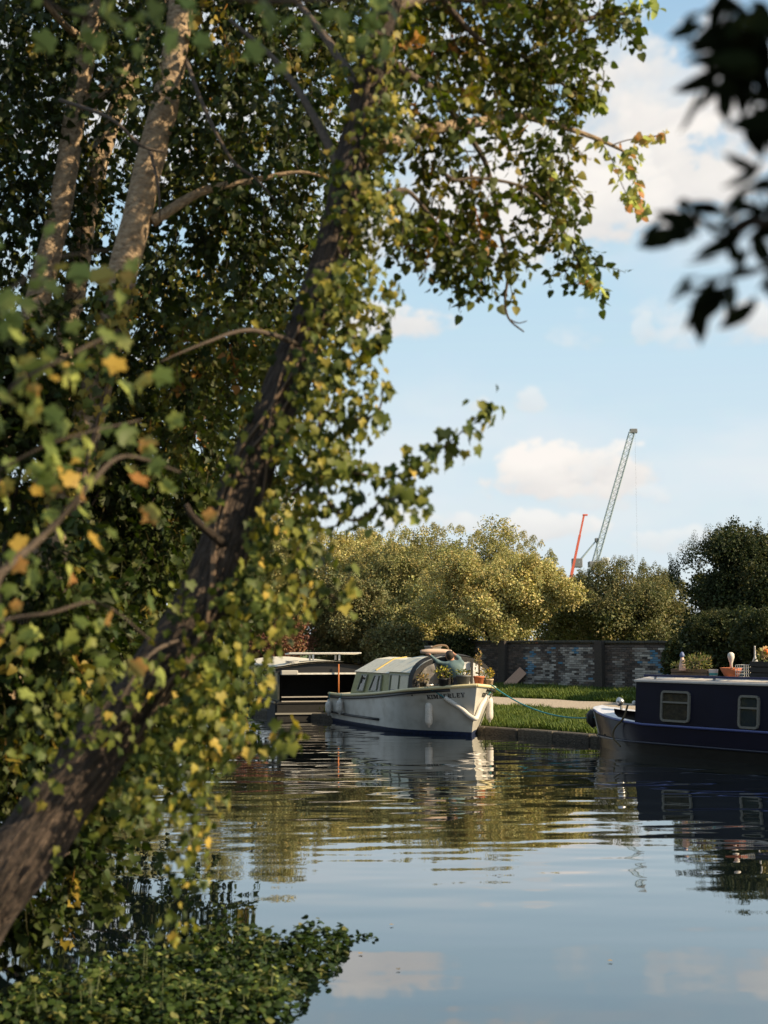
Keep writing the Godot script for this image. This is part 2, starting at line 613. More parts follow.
func setting():
	# ground to the horizon, under everything
	var st := mb()
	quad(st, Vector3(-900, -0.9, 900), Vector3(-900, -0.9, -900), Vector3(900, -0.9, -900), Vector3(900, -0.9, 900))
	struct("ground", st, mottled([[0.0, Vector3(0.03, 0.035, 0.018)], [1.0, Vector3(0.07, 0.075, 0.035)]], 0.2, 1.0))
	# far bank
	st = mb(true)
	var ts := [0.0, 0.3, 0.6, 1.5, 3.0, 4.5, 5.6, 6.8, 8.5, 10.0, 11.5, 14.0, 30.0, 120.0, 600.0]
	var ss := []
	for i in range(-60, 41):
		ss.append(i * 1.0)
	ss.push_front(-600.0)
	ss.append(300.0)
	var rings := []
	for s in ss:
		var ring := [EDGE + C * s + Vector3(0, -1, 0)]
		for t in ts:
			ring.append(far_pt(s, t))
		rings.append(ring)
	loft(st, rings)
	var bank := struct("far_bank", st, mottled([[0.0, Vector3(0.03, 0.05, 0.012)], [0.5, Vector3(0.06, 0.095, 0.02)], [1.0, Vector3(0.11, 0.13, 0.035)]], 0.25, 1.0, 3.0))
	# coping stones along its edge
	var cop := [mottled([[0.0, Vector3(0.035, 0.03, 0.025)], [1.0, Vector3(0.13, 0.11, 0.085)]], 1.2, 0.9, 2.0, 0.02, 31), mottled([[0.0, Vector3(0.05, 0.042, 0.03)], [1.0, Vector3(0.16, 0.14, 0.11)]], 1.2, 0.9, 2.0, 0.02, 33)]
	var bs := Basis(C, Vector3.UP, C.cross(Vector3.UP))
	st = mb()
	box(st, Vector3.ZERO, Vector3(1.17, 0.34, 0.34), Basis(), 0.025)
	var stone := done(st)
	for i in range(-22, 12):
		var o := part("coping_stone", stone, cop[i & 1], bank)
		o.transform = Transform3D(bs * Basis(Vector3.UP, rng.randf_range(-0.02, 0.02)), EDGE + C * (i * 1.2) + N * rng.randf_range(-0.02, 0.03) + Vector3(0, rng.randf_range(0.0, 0.025), 0))
	# towpath, 4 mm and more above the turf
	st = mb(true)
	rings = []
	for i in range(-60, 41):
		var s := float(i)
		var w := 0.12 * noise.get_noise_1d(s * 0.8)
		var ring := []
		for t in [4.5 + w, 5.0, 5.7, 6.3, 6.8 - w]:
			ring.append(far_pt(s, t, 0.02))
		rings.append(ring)
	loft(st, rings)
	struct("towpath", st, mottled([[0.0, Vector3(0.24, 0.19, 0.14)], [0.6, Vector3(0.38, 0.32, 0.25)], [1.0, Vector3(0.48, 0.41, 0.33)]], 0.8, 1.0, 1.0, 0.03))
	grass()
	water()
	near_bank()

func grass():
	var st := mb(false)
	for k in 6:
		var a := TAU * k / 6.0 + 0.4
		var d := Vector3(cos(a), 0, sin(a))
		var w := d.cross(Vector3.UP) * 0.012
		var g := 0.7 + 0.1 * k
		st.set_color(Color(g, g, g))
		var b := d * 0.03
		var mid := b + d * 0.03 + Vector3(0, 0.07, 0)
		var tip := b + d * 0.09 + Vector3(0, 0.13, 0)
		quad(st, b - w, b + w, mid + w * 0.7, mid - w * 0.7)
		tri(st, mid - w * 0.7, mid + w * 0.7, tip)
	var tuft := done(st)
	var xs := []
	var cols := []
	rng.seed = 40
	for i in 42000:
		var s := rng.randf_range(-26, 9)
		var t := rng.randf_range(0.15, 11.2)
		if t > 4.35 and t < 6.95:
			continue
		var n := noise.get_noise_2d(s * 0.7, t * 0.7)
		var edge := 1.6 if t < 0.5 else 1.0
		var sc := rng.randf_range(0.6, 1.2) * (1.0 + 0.5 * n) * edge * (1.25 if t > 6.9 else 0.8)
		xs.append(Transform3D(Basis(Vector3.UP, rng.randf() * TAU).scaled(Vector3(1, rng.randf_range(0.7, 1.3), 1) * sc), far_pt(s, t, -0.01)))
		var y := rng.randf() * 0.5 + n * 0.5
		var c := Vector3(0.065, 0.115, 0.016).lerp(Vector3(0.19, 0.22, 0.04), clampf(y, 0, 1))
		cols.append(Color(c.x, c.y, c.z))
	var o := many("grass", tuft, xs, cols, M.far_leaf, self)
	o.set_meta("label", "short green grass on the far bank beside the towpath")
	o.set_meta("category", "grass")

func water():
	var root := Node3D.new()
	root.name = "canal_water"
	root.set_meta("kind", "structure")
	add_child(root)
	var m := plain(Vector3(0.003, 0.006, 0.008), 0.02)
	m.clearcoat_enabled = true
	m.clearcoat = 0.7
	m.clearcoat_roughness = 0.02
	m.metallic_specular = 0.66
	var st := mb()
	quad(st, Vector3(-400, -0.03, 300), Vector3(-400, -0.03, -400), Vector3(300, -0.03, -400), Vector3(300, -0.03, 300))
	part("still_reach", st, m, root)
	# rippled part in view: sum of small wind waves, uneven from place to place
	rng.seed = 77
	var waves := []
	for i in 16:
		var lam := 0.34 * pow(1.16, i) * rng.randf_range(0.9, 1.1)
		var k := TAU / lam
		var a := rng.randf_range(-0.62, 0.62) + 0.12
		waves.append([sin(a) * k, cos(a) * k, rng.randf() * TAU, k, lam])
	var nx := 200
	var nz := 470
	var zs := []
	var z := -3.0
	while z > -56.0:
		zs.append(z)
		z -= 0.055 + 0.0020 * absf(z)
	nz = zs.size()
	var v := PackedVector3Array()
	var nn := PackedVector3Array()
	var ix := PackedInt32Array()
	for j in nz:
		var zz: float = zs[j]
		var half := 5.0 + absf(zz) * 0.36
		for i in nx:
			var x := lerpf(-half, half, i / float(nx - 1))
			var gust := 0.55 + 0.75 * noise.get_noise_2d(x * 0.10 + 3.0, zz * 0.22)
			var calm := smoothstep(9.5, 17.0, -zz)
			var h := 0.0
			var dx := 0.0
			var dz := 0.0
			for w in waves:
				var amp: float = (0.0016 + 0.0042 * calm * clampf(gust, 0.15, 1.4)) * (0.5 if w[4] > 1.6 else 1.0) * (0.45 + 0.55 * calm if w[4] < 0.7 else 1.0)
				var ph: float = w[0] * x + w[1] * zz + w[2]
				h += amp / w[3] * sin(ph)
				dx += amp * w[0] / w[3] * cos(ph)
				dz += amp * w[1] / w[3] * cos(ph)
			v.append(Vector3(x, h, zz))
			nn.append(Vector3(-dx, 1, -dz).normalized())
	for j in nz - 1:
		for i in nx - 1:
			var a := j * nx + i
			ix.append_array(PackedInt32Array([a, a + nx, a + nx + 1, a, a + nx + 1, a + 1]))
	var arr := []
	arr.resize(Mesh.ARRAY_MAX)
	arr[Mesh.ARRAY_VERTEX] = v
	arr[Mesh.ARRAY_NORMAL] = nn
	arr[Mesh.ARRAY_INDEX] = ix
	var am := ArrayMesh.new()
	am.add_surface_from_arrays(Mesh.PRIMITIVE_TRIANGLES, arr)
	part("rippled_reach", am, m, root)

func near_bank():
	# the side the camera stands on: its edge runs left and away
	var st := mb(true)
	var rings := []
	var line := [Vector3(7.1, 0, 8), Vector3(0.9, 0, 0), Vector3(-0.9, 0, -3), Vector3(-2.1, 0, -5.6), Vector3(-2.8, 0, -8.6), Vector3(-3.5, 0, -10.2), Vector3(-4.4, 0, -12), Vector3(-8.0, 0, -17), Vector3(-20.0, 0, -32.5), Vector3(-44.0, 0, -63.6)]
	var s := 0.0
	for e in smooth_path(line, 8):
		s += 0.8
		var ring := [e + Vector3(0, -1, 0)]
		for t in [0.0, 0.3, 1.0, 3.0, 12.0, 400.0]:
			var h: float = [0.25, 0.45, 0.6, 0.7, 0.8, 1.5][[0.0, 0.3, 1.0, 3.0, 12.0, 400.0].find(t)]
			ring.append(e - N * (t + 0.25 * noise.get_noise_1d(s)) + Vector3.UP * (h + 0.08 * noise.get_noise_2d(s, t)))
		ring.reverse()
		rings.append(ring)
	loft(st, rings)
	struct("near_bank", st, mottled([[0.0, Vector3(0.02, 0.018, 0.012)], [0.6, Vector3(0.05, 0.04, 0.025)], [1.0, Vector3(0.06, 0.07, 0.025)]], 0.6, 1.0, 3.0))

# ---------------------------------------------------------------- far trees

func clump(leaf: float, r: float, count: int, seed_: int) -> ArrayMesh:
	rng.seed = seed_
	var st := mb(false)
	for i in count:
		var g := rng.randf_range(0.65, 1.3)
		st.set_color(Color(g * rng.randf_range(0.9, 1.12), g, g * rng.randf_range(0.8, 1.1)))
		var p := in_ball() * r
		var xf := aim(rand_dir() + p.normalized() * 0.6, (Vector3.UP * 0.8 + rand_dir() + p.normalized() * 0.5), leaf * rng.randf_range(0.7, 1.3), p)
		var a := xf * Vector3(0, 0, 0)
		var b := xf * Vector3(0.36, 0.5, 0.1)
		var c := xf * Vector3(0, 1, -0.15)
		var d := xf * Vector3(-0.36, 0.5, 0.1)
		tri(st, a, b, c)
		tri(st, a, c, d)
	return done(st)

func far_tree(called: String, label: String, base: Vector3, height: float, half_w: float, low: float, pal: Array, clumps: int, seed_: int, spiky := 0.35, loose := 0.3, group := "trees behind the brick wall", big := 1.0):
	rng.seed = seed_
	var t := thing(called, label, "tree", base, Basis(), group)
	var mid := (low + height) / 2.0
	var half_h := (height - low) / 2.0
	# trunk and limbs
	var st := mb(true)
	tube(st, smooth_path([Vector3(0, -0.4, 0), Vector3(0.08, low * 0.6, 0.03), Vector3(0.02, mid, -0.05), Vector3(0.1, height * 0.86, 0.05)], 4), taper(13, 0.035 * height * 0.55 + 0.04, 0.02), 7, 0.1)
	part("trunk", st, M.bark, t)
	var lobes := []
	for i in 46:
		var u := rand_dir()
		u.y = u.y * 0.95 + 0.05
		var rr := pow(rng.randf(), 0.35) * rng.randf_range(0.6, 0.98)
		lobes.append([Vector3(u.x * half_w, mid + u.y * half_h, u.z * half_w * 0.85) * Vector3(rr, 1, rr) + Vector3(0, (rr - 1) * u.y * half_h, 0), rng.randf_range(0.16, 0.36) * minf(half_w, half_h)])
	for i in 9:
		st = mb(true)
		var l: Array = lobes[i]
		var y0 := lerpf(low * 0.7, mid, rng.randf())
		tube(st, smooth_path([Vector3(0.03, y0, 0), l[0] * Vector3(0.5, 0, 0.5) + Vector3(0, lerpf(y0, l[0].y, 0.65), 0), l[0] + rand_dir() * 0.2], 4), taper(9, 0.06, 0.012), 5)
		part("limb", st, M.bark, t)
	var xs := [[], [], []]
	var cols := [[], [], []]
	for i in clumps:
		var l: Array = lobes[rng.randi() % lobes.size()]
		var u := rand_dir()
		u.y = u.y * 0.8 + 0.15
		var p: Vector3 = l[0] + u * l[1] * (0.55 + 0.55 * pow(rng.randf(), 0.7))
		if noise.get_noise_3d(p.x * 1.6 + seed_, p.y * 1.6, p.z * 1.6) < -loose + rng.randf_range(-0.2, 0.2):
			continue
		if p.y < 0.25:
			continue
		var k := rng.randi() % 3
		xs[k].append(Transform3D(Basis(rand_dir(), rng.randf() * TAU).scaled(Vector3.ONE * rng.randf_range(0.7, 1.2) * big), p))
		var c := pick(pal)
		var g := 1.0 + 0.35 * noise.get_noise_3d(p.x * 0.6, p.y * 0.6 + seed_, p.z * 0.6)
		cols[k].append(Color(c.r * g, c.g * g, c.b * g))
	if spiky > 0.0:      # upright shoots that stand out of the top
		for i in 70:
			var u := rand_dir()
			u.y = absf(u.y) * 0.8 + 0.25
			var p := Vector3(u.x * half_w * 0.9, mid + u.y * half_h * 0.85, u.z * half_w * 0.7)
			var up := (Vector3.UP + rand_dir() * 0.25).normalized()
			for j in 7:
				xs[0].append(Transform3D(Basis(rand_dir(), rng.randf() * TAU).scaled(Vector3.ONE * (0.75 - 0.09 * j)), p + up * spiky * j / 7.0))
				cols[0].append(pick(pal))
	for k in 3:
		many("crown", far_clumps[k], xs[k], cols[k], M.far_leaf, t)

var far_clumps := []

func far_trees():
	far_clumps = [clump(0.105, 0.30, 28, 1), clump(0.09, 0.26, 28, 2), clump(0.12, 0.34, 24, 3)]
	var olive := [[5, Vector3(0.35, 0.335, 0.145)], [3, Vector3(0.27, 0.275, 0.115)], [2, Vector3(0.44, 0.39, 0.16)]]
	var gold := [[5, Vector3(0.46, 0.42, 0.175)], [3, Vector3(0.36, 0.345, 0.145)], [2, Vector3(0.53, 0.46, 0.20)]]
	var grey := [[5, Vector3(0.15, 0.16, 0.075)], [3, Vector3(0.17, 0.165, 0.07)], [1, Vector3(0.23, 0.20, 0.08)]]
	var dark := [[5, Vector3(0.035, 0.05, 0.018)], [3, Vector3(0.055, 0.07, 0.022)], [1, Vector3(0.10, 0.10, 0.03)]]
	var red := [[5, Vector3(0.20, 0.085, 0.06)], [3, Vector3(0.26, 0.13, 0.08)], [1, Vector3(0.14, 0.12, 0.05)]]
	far_tree("round_tree", "low round tree with yellowing leaves overhanging the wall behind the white cruiser", Vector3(4.25, 0.6, -50.5), 5.2, 3.2, 1.5, gold, 3600, 101)
	far_tree("broad_tree", "tall broad olive tree above the hood of the white cruiser", Vector3(2.4, 0.7, -61), 7.2, 4.4, 0.4, olive, 3800, 102)
	far_tree("broad_tree", "golden tree behind the round tree, left of the red crane", Vector3(5.6, 0.7, -63), 7.2, 3.2, 0.4, olive, 3000, 103)
	far_tree("small_tree", "greenish grey tree below the lattice crane", Vector3(9.9, 0.7, -54), 5.0, 2.5, 0.4, grey, 2600, 104, 0.5)
	far_tree("small_tree", "thin low tree at the foot of the red crane", Vector3(7.9, 0.7, -56), 3.9, 2.0, 0.3, olive, 1500, 105)
	far_tree("dark_tree", "dark green bushy tree with upright shoots behind the narrowboat", Vector3(12.6, 0.7, -44.5), 5.3, 3.0, 0.7, dark, 4200, 106, 0.9, 0.45)
	far_tree("dark_tree", "dark tree at the right edge above the roof crates", Vector3(17.0, 0.7, -42), 6.2, 3.2, 0.6, dark, 3000, 107, 0.8, 0.45)
	far_tree("small_tree", "brownish tree between the dark tree and the lattice crane", Vector3(12.2, 0.7, -57), 4.3, 2.0, 0.8, grey, 1600, 108)
	far_tree("conifer", "grey green conifer behind the roof of the white cruiser", Vector3(-1.9, 0.6, -54), 4.7, 2.4, 0.5, grey, 3200, 109, 0.0, 0.5)
	far_tree("broad_tree", "golden tree rising behind the conifer", Vector3(-1.2, 0.7, -64), 7.2, 4.0, 1.0, gold, 3600, 110)
	far_tree("broad_tree", "olive tree left of the conifer, seen between ivy leaves", Vector3(-6.2, 0.7, -62), 8.6, 4.0, 0.8, olive, 3400, 111)
	far_tree("red_bush", "reddish brown bush behind the black barge", Vector3(-4.6, 0.5, -52.5), 2.7, 1.7, 0.3, red, 1200, 112, 0.0, 0.6)
	far_tree("broad_tree", "far left olive tree hidden by the ivy trunk", Vector3(-13, 0.7, -64), 9.0, 4.5, 0.8, olive, 3000, 113)
	far_tree("low_bush", "small dark bush in front of the wall end, behind the cruiser hood", Vector3(2.6, 0.5, -50.8), 2.2, 1.1, 0.2, dark, 700, 114, 0.0, 0.6)
	far_tree("low_bush", "olive bush above the middle of the cruiser roof", Vector3(1.7, 0.6, -56), 3.4, 1.7, 0.2, olive, 1300, 116, 0.0, 0.6)
	far_tree("low_bush", "green bush against the wall behind the cruiser cabin", Vector3(0.4, 0.5, -51.5), 2.4, 1.4, 0.2, grey, 900, 115, 0.0, 0.6)
	for b in [[-2.6, 10.4, 1.9, 0.8, "dark bush against the wall behind the front of the narrowboat roof"], [-0.9, 9.8, 2.6, 1.3, "dark bush rising behind the herb planter on the roof"], [1.6, 9.4, 2.8, 1.6, "dark bush rising behind the first roof crate"], [4.0, 9.4, 2.8, 1.7, "dark bush at the right edge behind the roof crates"]]:
		far_tree("dark_bush", b[4], far_pt(b[0], b[1]), b[2], b[3], 0.1, dark, 1300, int(160 + b[0] * 2), 0.3, 0.6, "dark bushes in front of the wall")

func near_bank_trees():
	# the wood on the near bank beyond the left edge: what the boats' dark sides mirror
	var deep := [[5, Vector3(0.04, 0.06, 0.018)], [3, Vector3(0.06, 0.075, 0.022)], [1, Vector3(0.12, 0.11, 0.03)]]
	var words := ["nearest", "second", "third", "fourth", "fifth", "farthest"]
	for i in 6:
		var p := Vector3(0.9, 0.6, 0) - C * (17.0 + i * 5.2) - N * (2.2 + 0.6 * (i % 2))
		far_tree("bank_tree", words[i] + " of the dark trees along the near bank past the left edge", p, 12.0 + (i % 3), 3.6, 0.2, deep, 2200, 140 + i, 0.0, 0.9, "dark trees along the near bank", 2.4)
	for i in 9:
		var p := Vector3(0.9, 0.5, 0) - C * (15.0 + i * 4.0) - N * 1.2
		far_tree("bank_shrub", ["first", "second", "third", "fourth", "fifth", "sixth", "seventh", "eighth", "ninth"][i] + " low shrub along the near bank past the left edge, counted from the camera", p, 5.0 + (i % 2), 2.9, -0.4, deep, 1100, 190 + i, 0.0, 0.9, "low shrubs along the near bank", 2.4)

func lattice(st: SurfaceTool, a: Vector3, b: Vector3, w: float, chord: float, steps: int):
	var d := (b - a).normalized()
	var s := d.cross(Vector3(0, 0, 1)).normalized()
	var o := d.cross(s)
	var off := [s * w / 2 + o * w / 2, s * w / 2 - o * w / 2, -s * w / 2 - o * w / 2, -s * w / 2 + o * w / 2]
	for k in 4:
		tube(st, [a + off[k], b + off[k]], [chord, chord * 0.8], 4)
		for i in steps:
			var p: Vector3 = a.lerp(b, float(i) / steps)
			var q: Vector3 = a.lerp(b, float(i + 1) / steps)
			tube(st, [p + off[k], q + off[(k + 1) % 4]], [chord * 0.5, chord * 0.5], 3)
			tube(st, [p + off[k], p + off[(k + 1) % 4]], [chord * 0.5, chord * 0.5], 3)

func cranes():
	var paint := mottled([[0.0, Vector3(0.27, 0.34, 0.37)], [1.0, Vector3(0.40, 0.47, 0.50)]], 0.3, 0.5)
	var red := mottled([[0.0, Vector3(0.55, 0.09, 0.05)], [1.0, Vector3(0.70, 0.16, 0.09)]], 0.3, 0.5)
	var grey := plain(Vector3(0.16, 0.17, 0.18), 0.7)
	var foot: Vector3 = Vector3(42.031, 17.070, -260.000)
	var tip: Vector3 = Vector3(50.144, 44.184, -260.000)
	var t := thing("tower_crane", "tall pale blue lattice crane with raised jib", "crane", Vector3(foot.x, 0.9, foot.z))
	var to := t.position
	var st := mb()
	lattice(st, Vector3(0, 0, 0), foot - to - Vector3(0, 0.5, 0), 1.8, 0.14, 8)
	part("mast", st, paint, t)
	st = mb()
	lattice(st, foot - to, tip - to, 1.05, 0.10, 24)
	part("jib", st, paint, t)
	st = mb()
	box(st, foot - to + Vector3(0.2, 0.3, 0), Vector3(2.6, 1.2, 2.2), Basis(), 0.1)
	part("slewing_platform", st, grey, t)
	st = mb()
	box(st, foot - to + Vector3(2.2, 0.9, 0), Vector3(1.6, 1.5, 1.6), Basis(), 0.1)
	part("operator_cab", st, plain(Vector3(0.55, 0.57, 0.58), 0.4), t)
	st = mb()
	box(st, foot - to + Vector3(-3.4, 0.6, 0), Vector3(2.0, 1.8, 1.8), Basis(), 0.1)
	part("counterweight", st, grey, t)
	st = mb()
	var apex := foot - to + Vector3(0.6, 5.2, 0)
	tube(st, [foot - to + Vector3(-3.2, 0.6, 0.8), apex], [0.16, 0.14], 5)
	tube(st, [foot - to + Vector3(-3.2, 0.6, -0.8), apex], [0.16, 0.14], 5)
	tube(st, [foot - to + Vector3(0.8, 0.6, 0), apex], [0.14, 0.14], 5)
	part("a_frame", st, paint, t)
	st = mb()
	box(st, apex, Vector3(0.7, 0.8, 0.9), Basis(), 0.1)
	part("sheave_block", st, grey, t)
	st = mb()
	box(st, tip - to + Vector3(0.3, 0.2, 0), Vector3(1.5, 0.9, 0.8), Basis(), 0.1)
	part("jib_head", st, grey, t)
	st = mb()
	tube(st, [tip - to + Vector3(0.6, 0, 0), Vector3(tip.x - to.x + 0.6, 14.0, 0)], [0.012, 0.012], 4)
	part("hoist_cable", st, grey, t)
	st = mb()
	box(st, Vector3(tip.x - to.x + 0.6, 13.6, 0), Vector3(0.5, 0.9, 0.4), Basis(), 0.08)
	part("hook_block", st, grey, t)
	var a: Vector3 = Vector3(32.328, 10.065, -230.000)
	var b: Vector3 = Vector3(35.548, 24.440, -230.000)
	t = thing("mobile_crane", "thin red crane boom sticking up above the trees", "crane", Vector3(a.x - 1.5, 0.9, a.z))
	to = t.position
	var d := (b - a).normalized()
	var k0 := Vector3(0, 2.2, 0)
	st = mb()
	bar(st, k0, a.lerp(b, 0.35) - to, 0.42, 0.5)
	part("boom", st, red, t)
	st = mb()
	bar(st, a.lerp(b, 0.34) - to, a.lerp(b, 0.75) - to, 0.34, 0.4)
	part("boom_section", st, red, t)
	st = mb()
	bar(st, a.lerp(b, 0.74) - to, b - to, 0.26, 0.3)
	part("boom_section", st, red, t)
	st = mb()
	box(st, b - to + Vector3(0.2, 0, 0), Vector3(0.9, 0.3, 0.35), Basis(), 0.05)
	part("boom_head", st, red, t)
	st = mb()
	box(st, Vector3(-0.6, 1.2, 0), Vector3(7.5, 1.1, 2.5), Basis(), 0.12)
	part("carrier", st, red, t)
	st = mb()
	box(st, Vector3(-1.2, 2.4, 0), Vector3(3.2, 1.4, 2.2), Basis(), 0.12)
	part("cab", st, grey, t)
	for i in 4:
		st = mb(true)
		lathe(st, [Vector2(0, -0.2), Vector2(0.55, -0.2), Vector2(0.6, 0), Vector2(0.55, 0.2), Vector2(0, 0.2)], Vector3.ZERO, 14)
		var o := part("wheel", st, M.black, t)
		o.transform = Transform3D(Basis(Vector3.RIGHT, PI / 2), Vector3(-3.4 + i * 1.9, 0.55, 1.25))

# ---------------------------------------------------------------- wall

func brick_wall():
	var t := thing("brick_wall", "old dark brick wall with pale graffiti behind the grass", "wall")
	var bs := Basis(C, Vector3.UP, C.cross(Vector3.UP))
	var org := EDGE + N * 11.5
	var s0 := -24.0
	var s1 := 22.0
	var y0 := 0.35
	var top := 2.22
	var st := mb()
	box(st, org + C * (s0 + s1) / 2 + Vector3(0, (y0 + top) / 2, 0) + N * 0.13, Vector3(s1 - s0, top - y0, 0.2), bs)
	part("mortar_core", st, mottled([[0.0, Vector3(0.05, 0.045, 0.04)], [1.0, Vector3(0.12, 0.11, 0.10)]], 1.0, 1.0), t)
	st = mb()
	st.set_color(Color.WHITE)
	box(st, Vector3.ZERO, Vector3(0.215, 0.065, 0.1), Basis(), 0.004)
	var brick := done(st)
	var xs := []
	var cols := []
	rng.seed = 61
	var rows := int((top - y0) / 0.075)
	var fn := FastNoiseLite.new()
	fn.seed = 9
	fn.noise_type = FastNoiseLite.TYPE_SIMPLEX_SMOOTH
	fn.frequency = 1.0
	fn.fractal_octaves = 3
	# painted panels along the wall: start, end, strength
	var panels := [[-11.3, -9.8, 0.9], [-9.55, -7.9, 1.0], [-6.9, -6.55, 0.6], [-6.1, -4.1, 1.0], [-2.6, -1.4, 0.5], [0.5, 4.0, 0.7], [-17.0, -13.5, 0.5]]
	for r in rows:
		var off := 0.1125 if r & 1 else 0.0
		var s := s0 + off
		while s < s1:
			var y := y0 + r * 0.075 + 0.0375
			var p := org + C * (s + 0.1125) + Vector3(0, y, 0) + N * (rng.randf_range(-0.006, 0.006) + 0.01)
			xs.append(Transform3D(bs, p))
			var g := rng.randf_range(0.6, 1.3)
			var c := Vector3(0.105, 0.08, 0.068).lerp(Vector3(0.06, 0.055, 0.055), rng.randf()) * g
			for pn in panels:
				if s > pn[0] and s < pn[1] and y > 0.75 and y < 2.05:
					var v := fn.get_noise_2d(s * 1.6, y * 1.1)
					var k := smoothstep(0.04, 0.16, absf(v)) * smoothstep(-0.5, 0.1, fn.get_noise_2d(s * 0.9 + 9.0, y * 1.9)) * float(pn[2]) * rng.randf_range(0.35, 0.95)
					c = c.lerp(Vector3(0.48, 0.46, 0.43), k)
					if fn.get_noise_2d(s * 1.1 + 40.0, y * 0.9) > 0.40:
						c = c.lerp(Vector3(0.06, 0.20, 0.34), 0.75)
			cols.append(Color(c.x, c.y, c.z))
			s += 0.225
	var m := StandardMaterial3D.new()
	m.vertex_color_use_as_albedo = true
	m.roughness = 0.95
	many("brickwork", brick, xs, cols, m, t)
	for s in [-12.3, -7.4, -2.9, 1.6, 6.1, 10.6, -16.8, -21.3]:
		st = mb()
		box(st, org + C * s + Vector3(0, 1.33, 0) - N * 0.06, Vector3(0.36, 1.96, 0.30), bs, 0.015)
		part("pier", st, mottled([[0.0, Vector3(0.03, 0.027, 0.025)], [1.0, Vector3(0.085, 0.07, 0.06)]], 1.3, 1.0, 1.5, 0.03, 71), t)
	var cap := mottled([[0.0, Vector3(0.025, 0.025, 0.022)], [1.0, Vector3(0.09, 0.085, 0.07)]], 1.0, 1.0, 1.0, 0.02, 73)
	st = mb()
	box(st, Vector3.ZERO, Vector3(0.59, 0.09, 0.36), Basis(), 0.02)
	var slab := done(st)
	for i in 76:
		var o := part("coping", slab, cap, t)
		o.transform = Transform3D(bs, org + C * (s0 + 0.3 + i * 0.6) + Vector3(0, top + 0.045 + rng.randf_range(-0.008, 0.012), 0) + N * 0.10)
	# a board leaning on the wall
	st = mb()
	var foot := far_pt(-11.6, 10.9, 0.02)
	var head := far_pt(-11.2, 11.38, 0.62)
	bar(st, foot, head, 0.42, 0.03, -N)
	var o := part("board", st, mottled([[0.0, Vector3(0.32, 0.19, 0.13)], [1.0, Vector3(0.5, 0.33, 0.24)]], 2.0, 0.8), self)
	o.set_meta("label", "pale pinkish wooden board leaning at the foot of the wall")
	o.set_meta("category", "board")
# ---------------------------------------------------------------- white cruiser
# local frame: x aft from the stem at the waterline, y up, -z the side seen from the near bank

var cru := Transform3D(Basis(Vector3(-0.383, 0, -0.924), Vector3.UP, Vector3(0.924, 0, -0.383)), Vector3(2.2, 0, -31.75))

func cru_beam(x: float) -> float:
	var u := clampf((x + 0.12) / 1.6, 0, 1)
	return 1.25 * pow(1.0 - pow(1.0 - u, 1.55), 0.95) * (1.0 - 0.10 * smoothstep(5.0, 7.2, x))

func cru_sheer(x: float) -> float:
	return 0.80 + 0.46 * pow(clampf(1.0 - (x + 0.25) / 6.5, 0, 1), 1.5)

func cru_pt(x: float, y: float, side: float, out := 0.0) -> Vector3:
	var g := cru_sheer(x)
	var b := cru_beam(x)
	var w := b * lerpf(0.42, 0.93, smoothstep(-0.25, 2.8, x))
	var k := clampf(y / g, -0.5, 1.0)
	var fore := 1.0 - smoothstep(0.0, 2.6, x)
	var bb := lerpf(w, b, pow(maxf(k, 0), lerpf(0.75, 1.25, fore)))
	if y < 0:
		bb = w * (1.0 + y * 1.3)
	return Vector3(x + 0.32 * (1.0 - k) * fore, y, side * (bb + out))

func window_on(p: Node3D, f: Callable, poly: Array, frame_m: Material, back_m: Material, edge := 0.035, bars := []):
	# poly: corners on a surface; f(a, b, out) gives the point, out metres proud of it
	var st := mb()
	var n := poly.size()
	for i in n:
		var a: Vector2 = poly[i]
		var b: Vector2 = poly[(i + 1) % n]
		bar(st, f.call(a.x, a.y, 0.02), f.call(b.x, b.y, 0.02), edge, 0.05, f.call(a.x, a.y, 1.0) - f.call(a.x, a.y, 0.0))
	for bb in bars:
		bar(st, f.call(bb[0].x, bb[0].y, 0.02), f.call(bb[1].x, bb[1].y, 0.02), edge * 0.8, 0.05, f.call(bb[0].x, bb[0].y, 1.0) - f.call(bb[0].x, bb[0].y, 0.0))
	var w := part("window", st, frame_m, p)
	for lay in [["blind", 0.008, back_m], ["pane", 0.022, M.glass]]:
		st = mb()
		for i in n - 2:
			var a: Vector2 = poly[0]
			var b: Vector2 = poly[i + 1]
			var c: Vector2 = poly[i + 2]
			tri(st, f.call(a.x, a.y, lay[1]), f.call(b.x, b.y, lay[1]), f.call(c.x, c.y, lay[1]))
		part(lay[0], st, lay[2], w)
	return w

